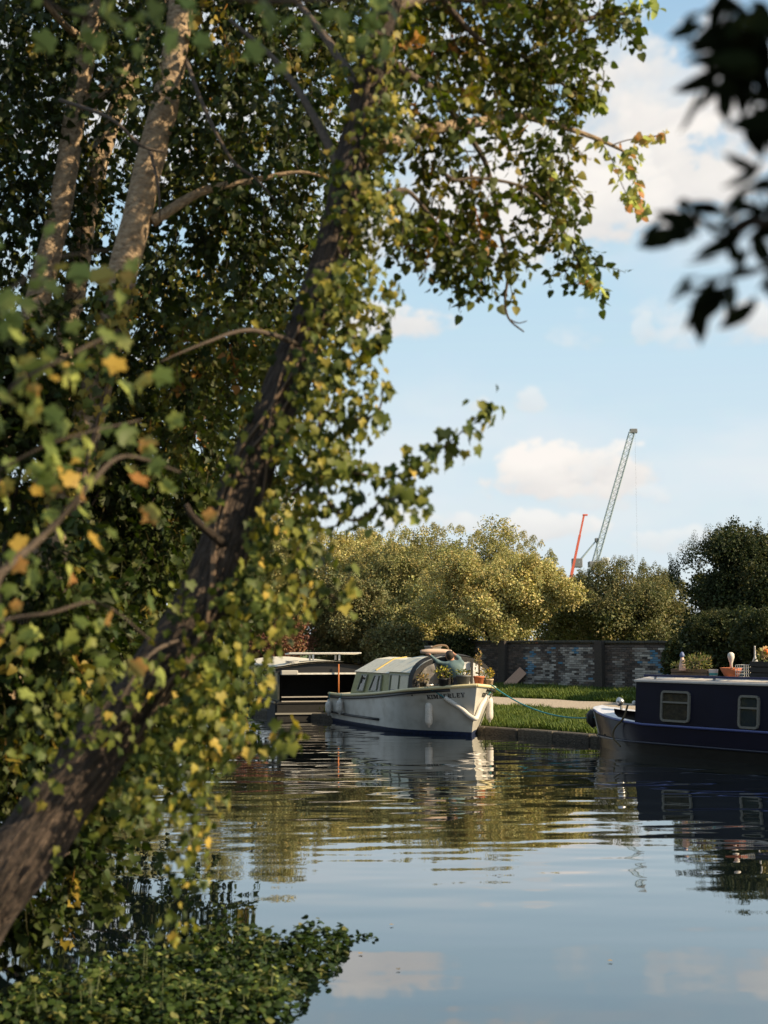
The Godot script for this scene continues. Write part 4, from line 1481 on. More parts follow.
func narrowboat():
	var t := thing("narrowboat", "navy blue narrowboat with two small windows at the right edge", "boat", nar.origin, nar.basis)
	var navy := mottled([[0.0, Vector3(0.006, 0.007, 0.020)], [1.0, Vector3(0.010, 0.011, 0.030)]], 0.3, 0.28, 0.0, 0.01, 41)
	var blackm := mottled([[0.0, Vector3(0.008, 0.008, 0.008)], [1.0, Vector3(0.018, 0.017, 0.016)]], 0.6, 0.35)
	var L := 15.0
	var xs := [0.0, 0.03, 0.1, 0.22, 0.4, 0.65, 0.95, 1.3, 1.7, 2.2, 3.5, 6.0, 9.0, 12.0, L]
	var st := mb(true)
	var st2 := mb(true)
	for side in [-1.0, 1.0]:
		var r1 := []
		var r2 := []
		for x in xs:
			var w := nar_side(x)
			var f := 1.0 - smoothstep(0.0, 2.0, x)
			var a := []
			for y in [-0.4, 0.0, 0.22]:
				a.append(Vector3(x + 0.35 * f * (0.8 - y) * 0.5, y, -1.04 + side * w * lerpf(1.0, 0.75 + 0.2 * maxf(y, 0), f)))
			var b := []
			for k in 4:
				var y := lerpf(0.22, nar_top(x), k / 3.0)
				b.append(Vector3(x + 0.35 * f * (0.8 - y) * 0.5, y, -1.04 + side * w * lerpf(1.0, lerpf(0.79, 1.0, k / 3.0), f)))
			if side > 0:
				a.reverse()
				b.reverse()
			r1.append(a)
			r2.append(b)
		loft(st, r1)
		loft(st2, r2)
	part("hull", st, blackm, t)
	part("topsides", st2, navy, t)
	# fore deck rim: pale painted plate round the open well
	st = mb(true)
	for side in [-1.0, 1.0]:
		var rings := []
		for x in [0.0, 0.03, 0.1, 0.22, 0.4, 0.65, 0.95, 1.3, 1.7, 1.9]:
			var w := nar_side(x)
			var wi := w * clampf((x - 0.45) / 0.7, 0, 1) * 0.82
			var r := [Vector3(x + 0.0, nar_top(x) + 0.004, -1.04 + side * w), Vector3(maxf(x, minf(x + 0.15, 0.5)), nar_top(x) + 0.03, -1.04 + side * wi)]
			if side > 0:
				r.reverse()
			rings.append(r)
		loft(st, rings)
	part("foredeck_rim", st, mottled([[0.0, Vector3(0.42, 0.43, 0.48)], [1.0, Vector3(0.6, 0.61, 0.66)]], 1.0, 0.3), t)
	st = mb()
	box(st, Vector3(1.35, 0.30, -1.04), Vector3(1.1, 0.04, 1.3))
	part("well_floor", st, blackm, t)
	# pale bow panel on the topsides near the stem
	st = mb(true)
	var rr := []
	for x in [0.0, 0.03, 0.1, 0.22, 0.38]:
		var w := nar_side(x)
		var f := 1.0 - smoothstep(0.0, 2.0, x)
		var r := []
		for k in 4:
			var y := lerpf(0.30, nar_top(x) - 0.02, k / 3.0)
			var q := (y - 0.22) / (nar_top(x) - 0.22)
			r.append(Vector3(x + 0.35 * f * (0.8 - y) * 0.5 - 0.004, y, -1.04 + w * lerpf(1.0, lerpf(0.79, 1.0, q), f) + 0.006))
		r.reverse()
		rr.append(r)
	loft(st, rr)
	part("bow_panel", st, plain(Vector3(0.42, 0.42, 0.44), 0.4), t)
	# lower rubbing strake and gunwale stripe
	st = mb(true)
	var p := []
	for x in xs:
		var f := 1.0 - smoothstep(0.0, 2.0, x)
		p.append(Vector3(x + 0.35 * f * 0.25, 0.24, -1.04 + nar_side(x) * lerpf(1.0, 0.82, f) + 0.02))
	tube(st, p, taper(p.size(), 0.022, 0.022), 6)
	part("rubbing_strake", st, plain(Vector3(0.02, 0.022, 0.04), 0.3), t)
	st = mb(true)
	p = []
	for x in [0.35, 0.65, 0.95, 1.3, 1.7, 2.2, 3.5, 6.0, 9.0, 12.0, L]:
		p.append(Vector3(x, nar_top(x) + 0.005, -1.04 + nar_side(x) + 0.012))
	tube(st, p, taper(p.size(), 0.028, 0.028), 6)
	part("gunwale_stripe", st, plain(Vector3(0.06, 0.075, 0.22), 0.25), t)
	# cabin
	var z0 := -0.13
	var z1 := -0.21
	for side in [1.0, -1.0]:
		st = mb()
		var q := [Vector3(1.9, 0.60, z0), Vector3(1.9, 1.50, z1), Vector3(L, 1.50, z1), Vector3(L, 0.60, z0)]
		if side < 0:
			q = q.map(func(v): return Vector3(v.x, v.y, -2.08 - v.z))
		quad(st, q[0], q[1], q[2], q[3])
		part("cabin_side", st, navy, t)
		st = mb()
		bar(st, Vector3(1.9, 0.606, -1.04 + side * 0.97), Vector3(L, 0.606, -1.04 + side * 0.97), 0.16, 0.02)
		part("side_deck", st, navy, t)
	for x in [1.9, L]:
		st = mb()
		quad(st, Vector3(x, 0.6, z0), Vector3(x, 1.5, z1), Vector3(x, 1.5, -2.08 - z1), Vector3(x, 0.6, -2.08 - z0))
		part("bulkhead", st, navy, t)
	# roof, cambered, with a pale edge and a handrail
	st = mb(true)
	var ra := []
	for x in [1.86, L]:
		var r := []
		for i in 11:
			var k := i / 10.0
			r.append(Vector3(x, 1.505 + 0.07 * sin(PI * k), lerpf(z1 + 0.03, -2.08 - z1 - 0.03, k)))
		r.append(Vector3(x, 1.46, -2.08 - z1 - 0.03))
		r.append(Vector3(x, 1.46, z1 + 0.03))
		ra.append(r)
	loft(st, ra, true)
	part("roof", st, mottled([[0.0, Vector3(0.42, 0.38, 0.34)], [1.0, Vector3(0.58, 0.54, 0.49)]], 0.6, 0.6), t)
	st = mb()
	bar(st, Vector3(2.0, 1.595, z1 - 0.14), Vector3(L, 1.595, z1 - 0.14), 0.05, 0.045)
	var rail := part("handrail", st, plain(Vector3(0.05, 0.055, 0.12), 0.3), t)
	for i in 8:
		st = mb()
		box(st, Vector3(2.3 + i * 1.5, 1.55, z1 - 0.14), Vector3(0.05, 0.07, 0.03))
		part("bracket", st, plain(Vector3(0.3, 0.3, 0.32), 0.4), rail)
	var f := func(x: float, y: float, out: float) -> Vector3: return Vector3(x, y + out * 0.14, lerpf(z0, z1, (y - 0.6) / 0.9) + out)
	var frame := mottled([[0.0, Vector3(0.13, 0.12, 0.10)], [1.0, Vector3(0.22, 0.21, 0.18)]], 2.0, 0.45)
	var inside := mottled([[0.0, Vector3(0.02, 0.016, 0.01)], [0.5, Vector3(0.05, 0.04, 0.025)], [1.0, Vector3(0.09, 0.07, 0.045)]], 0.8, 0.9)
	window_on(t, f, rounded(2.62, 3.32, 0.70, 1.28, 0.06), frame, inside, 0.045, [[Vector2(2.62, 1.07), Vector2(3.32, 1.07)]])
	window_on(t, f, rounded(4.54, 4.98, 0.66, 1.25, 0.06), frame, plain(Vector3(0.02, 0.03, 0.035), 0.9), 0.045, [[Vector2(4.54, 1.03), Vector2(4.98, 1.03)]])
	window_on(t, f, rounded(6.6, 7.3, 0.68, 1.26, 0.06), frame, inside, 0.045, [[Vector2(6.6, 1.05), Vector2(7.3, 1.05)]])
	# bow fittings
	var bf := thing("bow_button", "round black rope fender on the nose of the narrowboat", "fender", nar * Vector3(-0.06, 0.60, -1.04), nar.basis)
	st = mb(true)
	tube(st, [Vector3(-0.08, 0.16, 0), Vector3(-0.12, 0.06, 0), Vector3(-0.12, -0.08, 0), Vector3(-0.04, -0.2, 0)], [0.07, 0.12, 0.12, 0.06], 10, 0.2)
	part("body", st, M.black, bf)
	var tb := thing("bow_lamp", "small chrome headlamp on the foredeck of the narrowboat", "lamp", nar * Vector3(0.75, 0.84, -1.0), nar.basis)
	st = mb(true)
	lathe(st, [Vector2(0, -0.06), Vector2(0.05, -0.05), Vector2(0.09, 0.0), Vector2(0.1, 0.06), Vector2(0.09, 0.065), Vector2(0, 0.05)], Vector3.ZERO, 14)
	var sh := part("shell", st, M.steel, tb)
	sh.transform = Transform3D(Basis(Vector3(0, 0, 1), PI / 2), Vector3(0, 0.14, 0))
	st = mb()
	box(st, Vector3(0, 0.03, 0), Vector3(0.04, 0.12, 0.04))
	part("bracket", st, M.steel, tb)
	var cl := thing("bow_rope", "frayed tan rope hanging over the bow of the narrowboat", "rope", nar.origin, nar.basis)
	st = mb(true)
	tube(st, smooth_path([Vector3(1.75, 0.98, -0.10), Vector3(1.7, 0.7, 0.0), Vector3(1.5, 0.5, 0.03), Vector3(1.45, 0.30, 0.04), Vector3(1.65, 0.12, 0.04)], 5), taper(21, 0.022, 0.018), 6, 0.3)
	part("strand", st, plain(Vector3(0.10, 0.075, 0.04), 0.95), cl)
	var lt := thing("cabin_lamp", "small round white light at the front corner of the narrowboat cabin", "lamp", nar * Vector3(1.86, 1.02, -0.22), nar.basis)
	st = mb(true)
	lathe(st, [Vector2(0, -0.03), Vector2(0.05, -0.03), Vector2(0.05, 0.02), Vector2(0.035, 0.045), Vector2(0, 0.05)], Vector3.ZERO, 12)
	sh = part("shell", st, M.white_paint, lt)
	sh.transform = Transform3D(Basis(Vector3(0, 0, 1), PI / 2), Vector3(-0.03, 0, 0))
	roof_things()

func rounded(x0: float, x1: float, y0: float, y1: float, r: float) -> Array:
	return [Vector2(x0 + r, y0), Vector2(x1 - r, y0), Vector2(x1 - r * 0.3, y0 + r * 0.3), Vector2(x1, y0 + r), Vector2(x1, y1 - r), Vector2(x1 - r * 0.3, y1 - r * 0.3), Vector2(x1 - r, y1), Vector2(x0 + r, y1), Vector2(x0 + r * 0.3, y1 - r * 0.3), Vector2(x0, y1 - r), Vector2(x0, y0 + r), Vector2(x0 + r * 0.3, y0 + r * 0.3)]

func planter(label: String, x: float, z: float, size: Vector3, m: Material, slats := 3) -> Vector3:
	var at := nar * Vector3(x, 1.575, z)
	var t := thing("planter_box", label, "planter", at, nar.basis)
	var h := size.y / slats
	for i in slats:
		for s in [-1.0, 1.0]:
			var st := mb()
			box(st, Vector3(0, h * (i + 0.5), s * size.z / 2), Vector3(size.x, h * 0.86, 0.02), Basis(), 0.004)
			part("slat", st, m, t)
			st = mb()
			box(st, Vector3(s * size.x / 2, h * (i + 0.5), 0), Vector3(0.02, h * 0.86, size.z - 0.03), Basis(), 0.004)
			part("slat", st, m, t)
	var st := mb()
	box(st, Vector3(0, size.y * 0.4, 0), Vector3(size.x - 0.03, size.y * 0.75, size.z - 0.03))
	part("soil", st, M.soil, t)
	return at + Vector3(0, size.y * 0.7, 0)

func roof_things():
	var zc := -1.0
	var herb := [[3, Vector3(0.13, 0.15, 0.05)], [2, Vector3(0.20, 0.19, 0.08)], [1, Vector3(0.28, 0.2, 0.1)]]
	var a := planter("long low wooden planter at the front of the narrowboat roof", 2.75, zc, Vector3(0.95, 0.16, 0.26), M.wood, 2)
	small_plant("grey green bushy herb in the long wooden planter", a + nar.basis * Vector3(0.10, 0, 0), 0.32, 0.34, herb, 420, 401, LANCE, 0.06, "roof_plant")
	small_plant("low spreading herb at the front end of the long planter", a + nar.basis * Vector3(-0.35, 0, 0), 0.2, 0.18, herb, 160, 402, LANCE, 0.05, "roof_plant")
	var dk := mottled([[0.0, Vector3(0.012, 0.012, 0.012)], [1.0, Vector3(0.04, 0.036, 0.03)]], 2.0, 0.8)
	var b := planter("first black slatted crate on the roof, beside the wire basket", 4.55, zc, Vector3(0.5, 0.34, 0.34), dk, 3)
	small_plant("orange and white flower with leaves in the first black crate", b + Vector3(0, 0.05, 0), 0.2, 0.28, herb, 150, 403, PLAIN, 0.07, "roof_plant")
	var c := planter("second black slatted crate on the roof", 5.15, zc, Vector3(0.55, 0.30, 0.34), dk, 3)
	small_plant("low greenery in the second black crate", c, 0.2, 0.10, herb, 90, 404, LANCE, 0.05, "roof_plant")
	var d := planter("third black slatted crate at the right edge of the roof", 5.85, zc, Vector3(0.6, 0.30, 0.34), dk, 3)
	small_plant("yellowish leafy plant in the third black crate", d, 0.22, 0.30, [[2, Vector3(0.3, 0.26, 0.06)], [2, Vector3(0.14, 0.15, 0.05)]], 120, 405, PLAIN, 0.07, "roof_plant")
	# round flower head
	var f := thing("paper_flower", "round orange flower with pale rim above the first black crate", "flower", b + Vector3(0, 0.05, 0))
	var st := mb(true)
	tube(st, [Vector3(0, 0, 0), Vector3(0, 0.22, 0.05)], [0.008, 0.006], 5)
	part("stalk", st, plain(Vector3(0.08, 0.12, 0.03), 0.8), f)
	st = mb(true)
	for i in 14:
		var q := Basis(Vector3(0, 0, 1), TAU * i / 14.0)
		leaf_into(st, PLAIN, Transform3D(q.scaled(Vector3.ONE * 0.12), Vector3(0, 0.24, 0.06)), 0.2, 0.1)
	part("petal_ring", st, plain(Vector3(0.7, 0.45, 0.2), 0.7), f)
	st = mb(true)
	lathe(st, [Vector2(0.06, 0), Vector2(0.055, 0.02), Vector2(0.03, 0.035), Vector2(0, 0.04)], Vector3.ZERO, 12)
	var o := part("centre", st, plain(Vector3(0.65, 0.14, 0.02), 0.7), f)
	o.transform = Transform3D(Basis(Vector3(1, 0, 0), PI / 2), Vector3(0, 0.24, 0.07))
	# little figure ornament
	var g := thing("garden_ornament", "small pink and white ornament with blue top on the roof planter", "ornament", nar * Vector3(2.62, 1.70, zc + 0.18), nar.basis)
	st = mb(true)
	lathe(st, [Vector2(0, 0), Vector2(0.075, 0), Vector2(0.07, 0.1), Vector2(0.045, 0.22), Vector2(0.03, 0.28), Vector2(0, 0.29)], Vector3.ZERO, 12)
	part("body", st, plain(Vector3(0.62, 0.42, 0.35), 0.6), g)
	st = mb(true)
	lathe(st, [Vector2(0, 0.26), Vector2(0.045, 0.28), Vector2(0.05, 0.32), Vector2(0.03, 0.37), Vector2(0, 0.39)], Vector3.ZERO, 12)
	part("head", st, plain(Vector3(0.12, 0.16, 0.3), 0.6), g)
	var bowl := thing("terracotta_bowl", "shallow terracotta bowl on the roof beside the herb planter", "pot", nar * Vector3(3.72, 1.575, zc))
	st = mb(true)
	lathe(st, [Vector2(0, 0), Vector2(0.12, 0), Vector2(0.2, 0.14), Vector2(0.23, 0.2), Vector2(0.21, 0.2), Vector2(0.17, 0.12), Vector2(0, 0.1)], Vector3.ZERO, 18)
	part("body", st, M.terracotta, bowl)
	var goose := thing("bulb_ornament", "pale bulb-topped ornament standing in the terracotta bowl", "ornament", nar * Vector3(3.72, 1.68, zc))
	st = mb(true)
	lathe(st, [Vector2(0, 0.02), Vector2(0.03, 0.02), Vector2(0.028, 0.18), Vector2(0.05, 0.24), Vector2(0.07, 0.31), Vector2(0.065, 0.37), Vector2(0.035, 0.40), Vector2(0, 0.405)], Vector3.ZERO, 12)
	part("body", st, plain(Vector3(0.6, 0.56, 0.5), 0.6), goose)
	var lamp := thing("glass_bottle", "slender white bottle with a long neck behind the wire basket", "bottle", nar * Vector3(4.08, 1.575, zc - 0.3))
	st = mb(true)
	lathe(st, [Vector2(0, 0), Vector2(0.05, 0), Vector2(0.055, 0.05), Vector2(0.055, 0.34), Vector2(0.02, 0.42), Vector2(0.016, 0.62), Vector2(0.02, 0.63), Vector2(0, 0.64)], Vector3.ZERO, 12)
	part("body", st, plain(Vector3(0.5, 0.48, 0.46), 0.3), lamp)
	var wb := thing("wire_basket", "pale wire basket between the bowl and the black crates", "basket", nar * Vector3(4.08, 1.575, zc), nar.basis)
	for i in 5:
		st = mb()
		var y := 0.02 + i * 0.06
		for s in [-1.0, 1.0]:
			bar(st, Vector3(-0.15, y, s * 0.13), Vector3(0.15, y, s * 0.13), 0.008, 0.008)
			bar(st, Vector3(s * 0.15, y, -0.13), Vector3(s * 0.15, y, 0.13), 0.008, 0.008)
		part("hoop_wire", st, M.white_paint, wb)
	for i in 7:
		st = mb()
		var x := -0.15 + i * 0.05
		for s in [-1.0, 1.0]:
			bar(st, Vector3(x, 0, s * 0.136), Vector3(x, 0.26, s * 0.136), 0.007, 0.007, Vector3.RIGHT)
		part("upright_wire", st, M.white_paint, wb)
	var mug := thing("small_pail", "small white pail with teal band beside the planter", "pail", nar * Vector3(3.35, 1.575, zc + 0.1))
	st = mb(true)
	lathe(st, [Vector2(0, 0), Vector2(0.08, 0), Vector2(0.10, 0.16), Vector2(0.092, 0.16), Vector2(0.075, 0.02), Vector2(0, 0.02)], Vector3.ZERO, 14)
	part("body", st, plain(Vector3(0.5, 0.42, 0.38), 0.5), mug)
	st = mb(true)
	lathe(st, [Vector2(0.086, 0.04), Vector2(0.093, 0.09)], Vector3.ZERO, 14)
	part("band", st, plain(Vector3(0.05, 0.25, 0.25), 0.5), mug)

# ---------------------------------------------------------------- the person on the bow

func capsule(p: Vector3, a: Vector3, b: Vector3, ra: float, rb: float) -> float:
	var ab := b - a
	var k := clampf((p - a).dot(ab) / maxf(ab.length_squared(), 1e-9), 0, 1)
	return p.distance_to(a + ab * k) - lerpf(ra, rb, k)

# bones: [a, b, ra, rb, colour]; meshes their smooth union as surface nets into st
func nets(st: SurfaceTool, bones: Array, cell: float, blend: float):
	var lo := Vector3.INF
	var hi := -Vector3.INF
	for b in bones:
		for k in 2:
			lo = lo.min(b[k] - Vector3.ONE * (b[2 + k] + 2 * cell))
			hi = hi.max(b[k] + Vector3.ONE * (b[2 + k] + 2 * cell))
	var n := Vector3i((hi - lo) / cell) + Vector3i.ONE * 2
	var field := PackedFloat32Array()
	field.resize(n.x * n.y * n.z)
	field.fill(9.0)
	for b in bones:
		var bl: Vector3 = b[0].min(b[1]) - Vector3.ONE * (maxf(b[2], b[3]) + 2.5 * cell + blend)
		var bh: Vector3 = b[0].max(b[1]) + Vector3.ONE * (maxf(b[2], b[3]) + 2.5 * cell + blend)
		var i0 := Vector3i(((bl - lo) / cell).max(Vector3.ZERO))
		var i1 := Vector3i(((bh - lo) / cell).min(Vector3(n - Vector3i.ONE)))
		for z in range(i0.z, i1.z + 1):
			for y in range(i0.y, i1.y + 1):
				for x in range(i0.x, i1.x + 1):
					var d := capsule(lo + Vector3(x, y, z) * cell, b[0], b[1], b[2], b[3])
					var at := (z * n.y + y) * n.x + x
					var o := field[at]
					var h := maxf(blend - absf(o - d), 0.0) / blend
					field[at] = minf(o, d) - h * h * blend * 0.25
	var spot := {}
	var cube := []
	for k in 8:
		cube.append(Vector3i(k & 1, (k >> 1) & 1, (k >> 2) & 1))
	for z in n.z - 1:
		for y in n.y - 1:
			for x in n.x - 1:
				var base := (z * n.y + y) * n.x + x
				if field[base] > 4.0 * cell or field[base] < -4.0 * cell:
					continue
				var v := []
				var neg := 0
				for k in 8:
					var f := field[base + cube[k].x + cube[k].y * n.x + cube[k].z * n.x * n.y]
					v.append(f)
					neg += 1 if f < 0 else 0
				if neg == 0 or neg == 8:
					continue
				var sum := Vector3.ZERO
				var cnt := 0
				for k in 8:
					for j in 3:
						var o: int = k | (1 << j)
						if o != k and (v[k] < 0) != (v[o] < 0):
							sum += Vector3(cube[k]).lerp(Vector3(cube[o]), v[k] / (v[k] - v[o]))
							cnt += 1
				spot[base] = lo + (Vector3(x, y, z) + sum / cnt) * cell
	var colour := func(p: Vector3) -> Color:
		var best := 9.0
		var c := Color.WHITE
		for b in bones:
			var d := capsule(p, b[0], b[1], b[2], b[3])
			if d < best:
				best = d
				c = b[4]
		return c
	var step := [1, n.x, n.x * n.y]
	for z in range(1, n.z - 1):
		for y in range(1, n.y - 1):
			for x in range(1, n.x - 1):
				var base := (z * n.y + y) * n.x + x
				if not spot.has(base):
					continue
				for j in 3:
					var f0 := field[base]
					var f1 := field[base + step[j]]
					if (f0 < 0) == (f1 < 0):
						continue
					var u: int = step[(j + 1) % 3]
					var w: int = step[(j + 2) % 3]
					if not (spot.has(base - u) and spot.has(base - w) and spot.has(base - u - w)):
						continue
					var q := [spot[base], spot[base - u], spot[base - u - w], spot[base - w]]
					if f0 < 0:
						q.reverse()
					for i in [0, 1, 2, 0, 2, 3]:
						st.set_color(colour.call(q[i]))
						st.add_vertex(q[i])

func deckhand():
	var at := cru * Vector3(0.80, 0.35, 0.0)
	var t := thing("person", "person in a teal grey shirt reaching up to the hood on the bow", "person", at)
	var skin := Color(0.42, 0.22, 0.14)
	var shirt := Color(0.10, 0.16, 0.165)
	var jeans := Color(0.03, 0.035, 0.05)
	var shoe := Color(0.02, 0.018, 0.016)
	var o := func(x, y, z): return Vector3(x, y, z)
	var hl: Vector3 = o.call(-0.10, 0.88, 0.0)
	var hr: Vector3 = o.call(0.10, 0.88, 0.0)
	var pel := Vector3(0.0, 0.93, 0)
	var waist := Vector3(-0.05, 1.08, -0.02)
	var chest := Vector3(-0.13, 1.27, -0.05)
	var sl := Vector3(-0.31, 1.37, -0.10)
	var sr := Vector3(0.02, 1.40, -0.05)
	var neck := Vector3(-0.17, 1.43, -0.09)
	var head := Vector3(-0.25, 1.57, -0.14)
	var el := Vector3(-0.56, 1.44, -0.12)
	var wl := Vector3(-0.76, 1.62, -0.20)
	var er := Vector3(-0.02, 1.52, -0.20)
	var wr := Vector3(-0.18, 1.66, -0.30)
	var bones := [
		[pel, waist, 0.15, 0.135, jeans], [waist, chest, 0.135, 0.16, shirt], [chest + Vector3(-0.06, 0.02, 0), chest + Vector3(0.07, 0.03, 0), 0.145, 0.145, shirt], [sl, sr, 0.085, 0.085, shirt],
		[chest, neck, 0.11, 0.058, shirt], [neck, head - Vector3(0, 0.03, 0), 0.055, 0.052, skin],
		[head + Vector3(0, -0.02, 0), head + Vector3(-0.01, 0.035, -0.015), 0.088, 0.098, skin], [head + Vector3(-0.035, -0.06, -0.055), head + Vector3(-0.04, -0.03, -0.06), 0.045, 0.06, skin],
		[head + Vector3(-0.06, -0.005, -0.10), head + Vector3(-0.068, -0.022, -0.118), 0.012, 0.015, skin],
		[head + Vector3(0.075, -0.01, 0.035), head + Vector3(0.085, 0.02, 0.035), 0.018, 0.02, skin], [head + Vector3(-0.09, -0.01, 0.03), head + Vector3(-0.095, 0.02, 0.03), 0.018, 0.02, skin],
		[sl, el, 0.066, 0.05, shirt], [el, wl, 0.047, 0.033, shirt], [sr, er, 0.066, 0.05, shirt], [er, er.lerp(wr, 0.35), 0.047, 0.042, shirt], [er.lerp(wr, 0.35), wr, 0.04, 0.03, skin],
		[hl, Vector3(-0.12, 0.48, 0.02), 0.098, 0.068, jeans], [Vector3(-0.12, 0.48, 0.02), Vector3(-0.12, 0.09, 0.03), 0.064, 0.044, jeans],
		[hr, Vector3(0.12, 0.48, 0.0), 0.098, 0.068, jeans], [Vector3(0.12, 0.48, 0.0), Vector3(0.13, 0.09, 0.03), 0.064, 0.044, jeans],
		[Vector3(-0.12, 0.05, 0.05), Vector3(-0.14, 0.04, -0.13), 0.048, 0.038, shoe], [Vector3(0.13, 0.05, 0.05), Vector3(0.12, 0.04, -0.13), 0.048, 0.038, shoe]]
	var st := mb(true)
	nets(st, bones, 0.02, 0.045)
	# hands: palm, four fingers and a thumb, laid over the edge of the hood
	for h in [[wl, Vector3(-0.45, 0.15, -0.88), 1.0], [wr, Vector3(-0.55, 0.1, -0.83), -1.0]]:
		var d: Vector3 = h[1].normalized()
		var s: Vector3 = d.cross(Vector3.UP).normalized() * h[2]
		var dn := Vector3(0, -1, 0)
		var hb := [[h[0] - d * 0.02, h[0] + d * 0.03, 0.03, 0.03, skin], [h[0] + d * 0.03 - s * 0.022, h[0] + d * 0.085 - s * 0.03, 0.018, 0.013, skin], [h[0] + d * 0.03 + s * 0.022, h[0] + d * 0.09 + s * 0.03, 0.018, 0.013, skin]]
		for i in 4:
			var k: Vector3 = h[0] + d * 0.088 + s * (0.030 - 0.021 * i)
			var ln: float = [0.036, 0.042, 0.039, 0.030][i]
			var m: Vector3 = k + d * ln + dn * 0.008
			var e: Vector3 = m + (d * 0.6 + dn * 0.8).normalized() * ln * 0.95
			hb.append([k, m, 0.0095, 0.009, skin])
			hb.append([m, e, 0.009, 0.008, skin])
		var tb: Vector3 = h[0] + d * 0.025 + s * 0.03
		hb.append([tb, tb + d * 0.035 + s * 0.03, 0.013, 0.011, skin])
		hb.append([tb + d * 0.035 + s * 0.03, tb + d * 0.068 + s * 0.04 + dn * 0.01, 0.011, 0.009, skin])
		nets(st, hb, 0.006, 0.010)
	var m := StandardMaterial3D.new()
	m.vertex_color_use_as_albedo = true
	m.roughness = 0.75
	part("body", st, m, t)
	st = mb(true)
	nets(st, [[head + Vector3(0.005, 0.02, 0.03), head + Vector3(-0.01, 0.055, -0.02), 0.098, 0.1, Color(0.02, 0.013, 0.009)], [head + Vector3(0.0, -0.02, 0.05), head + Vector3(0.0, 0.03, 0.05), 0.07, 0.085, Color(0.025, 0.016, 0.011)]], 0.015, 0.03)
	part("hair", st, m, t)
# ---------------------------------------------------------------- near trees

var poplar_sprigs := []
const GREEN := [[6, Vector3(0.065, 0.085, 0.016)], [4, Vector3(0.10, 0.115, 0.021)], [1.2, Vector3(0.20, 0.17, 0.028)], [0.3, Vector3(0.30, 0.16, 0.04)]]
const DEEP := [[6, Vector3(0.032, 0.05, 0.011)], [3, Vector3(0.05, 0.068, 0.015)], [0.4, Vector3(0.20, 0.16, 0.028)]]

func crown_of(t: Node3D, blobs: Array, pal: Array, size: Vector2, seed_: int, thin := 0.25, meshes := []):
	rng.seed = seed_
	if meshes.is_empty():
		meshes = poplar_sprigs
	var xs := []
	var cols := []
	scatter(blobs, pal, size, xs, cols, thin)
	var part_x := []
	var part_c := []
	for k in meshes.size():
		part_x.append([])
		part_c.append([])
	for i in xs.size():
		var x: Transform3D = xs[i]
		x.origin -= t.position
		part_x[i % meshes.size()].append(x)
		part_c[i % meshes.size()].append(cols[i])
	for k in meshes.size():
		if part_x[k]:
			many("crown", meshes[k], part_x[k], part_c[k], M.leaf, t)

func branch(t: Node3D, ctrl: Array, r0: float, r1: float, m: Material, called := "branch", sides := 7):
	var st := mb(true)
	var p := smooth_path(ctrl, 5).map(func(v): return v - t.position)
	tube(st, p, taper(p.size(), r0, r1), sides, 0.12)
	return part(called, st, m, t)

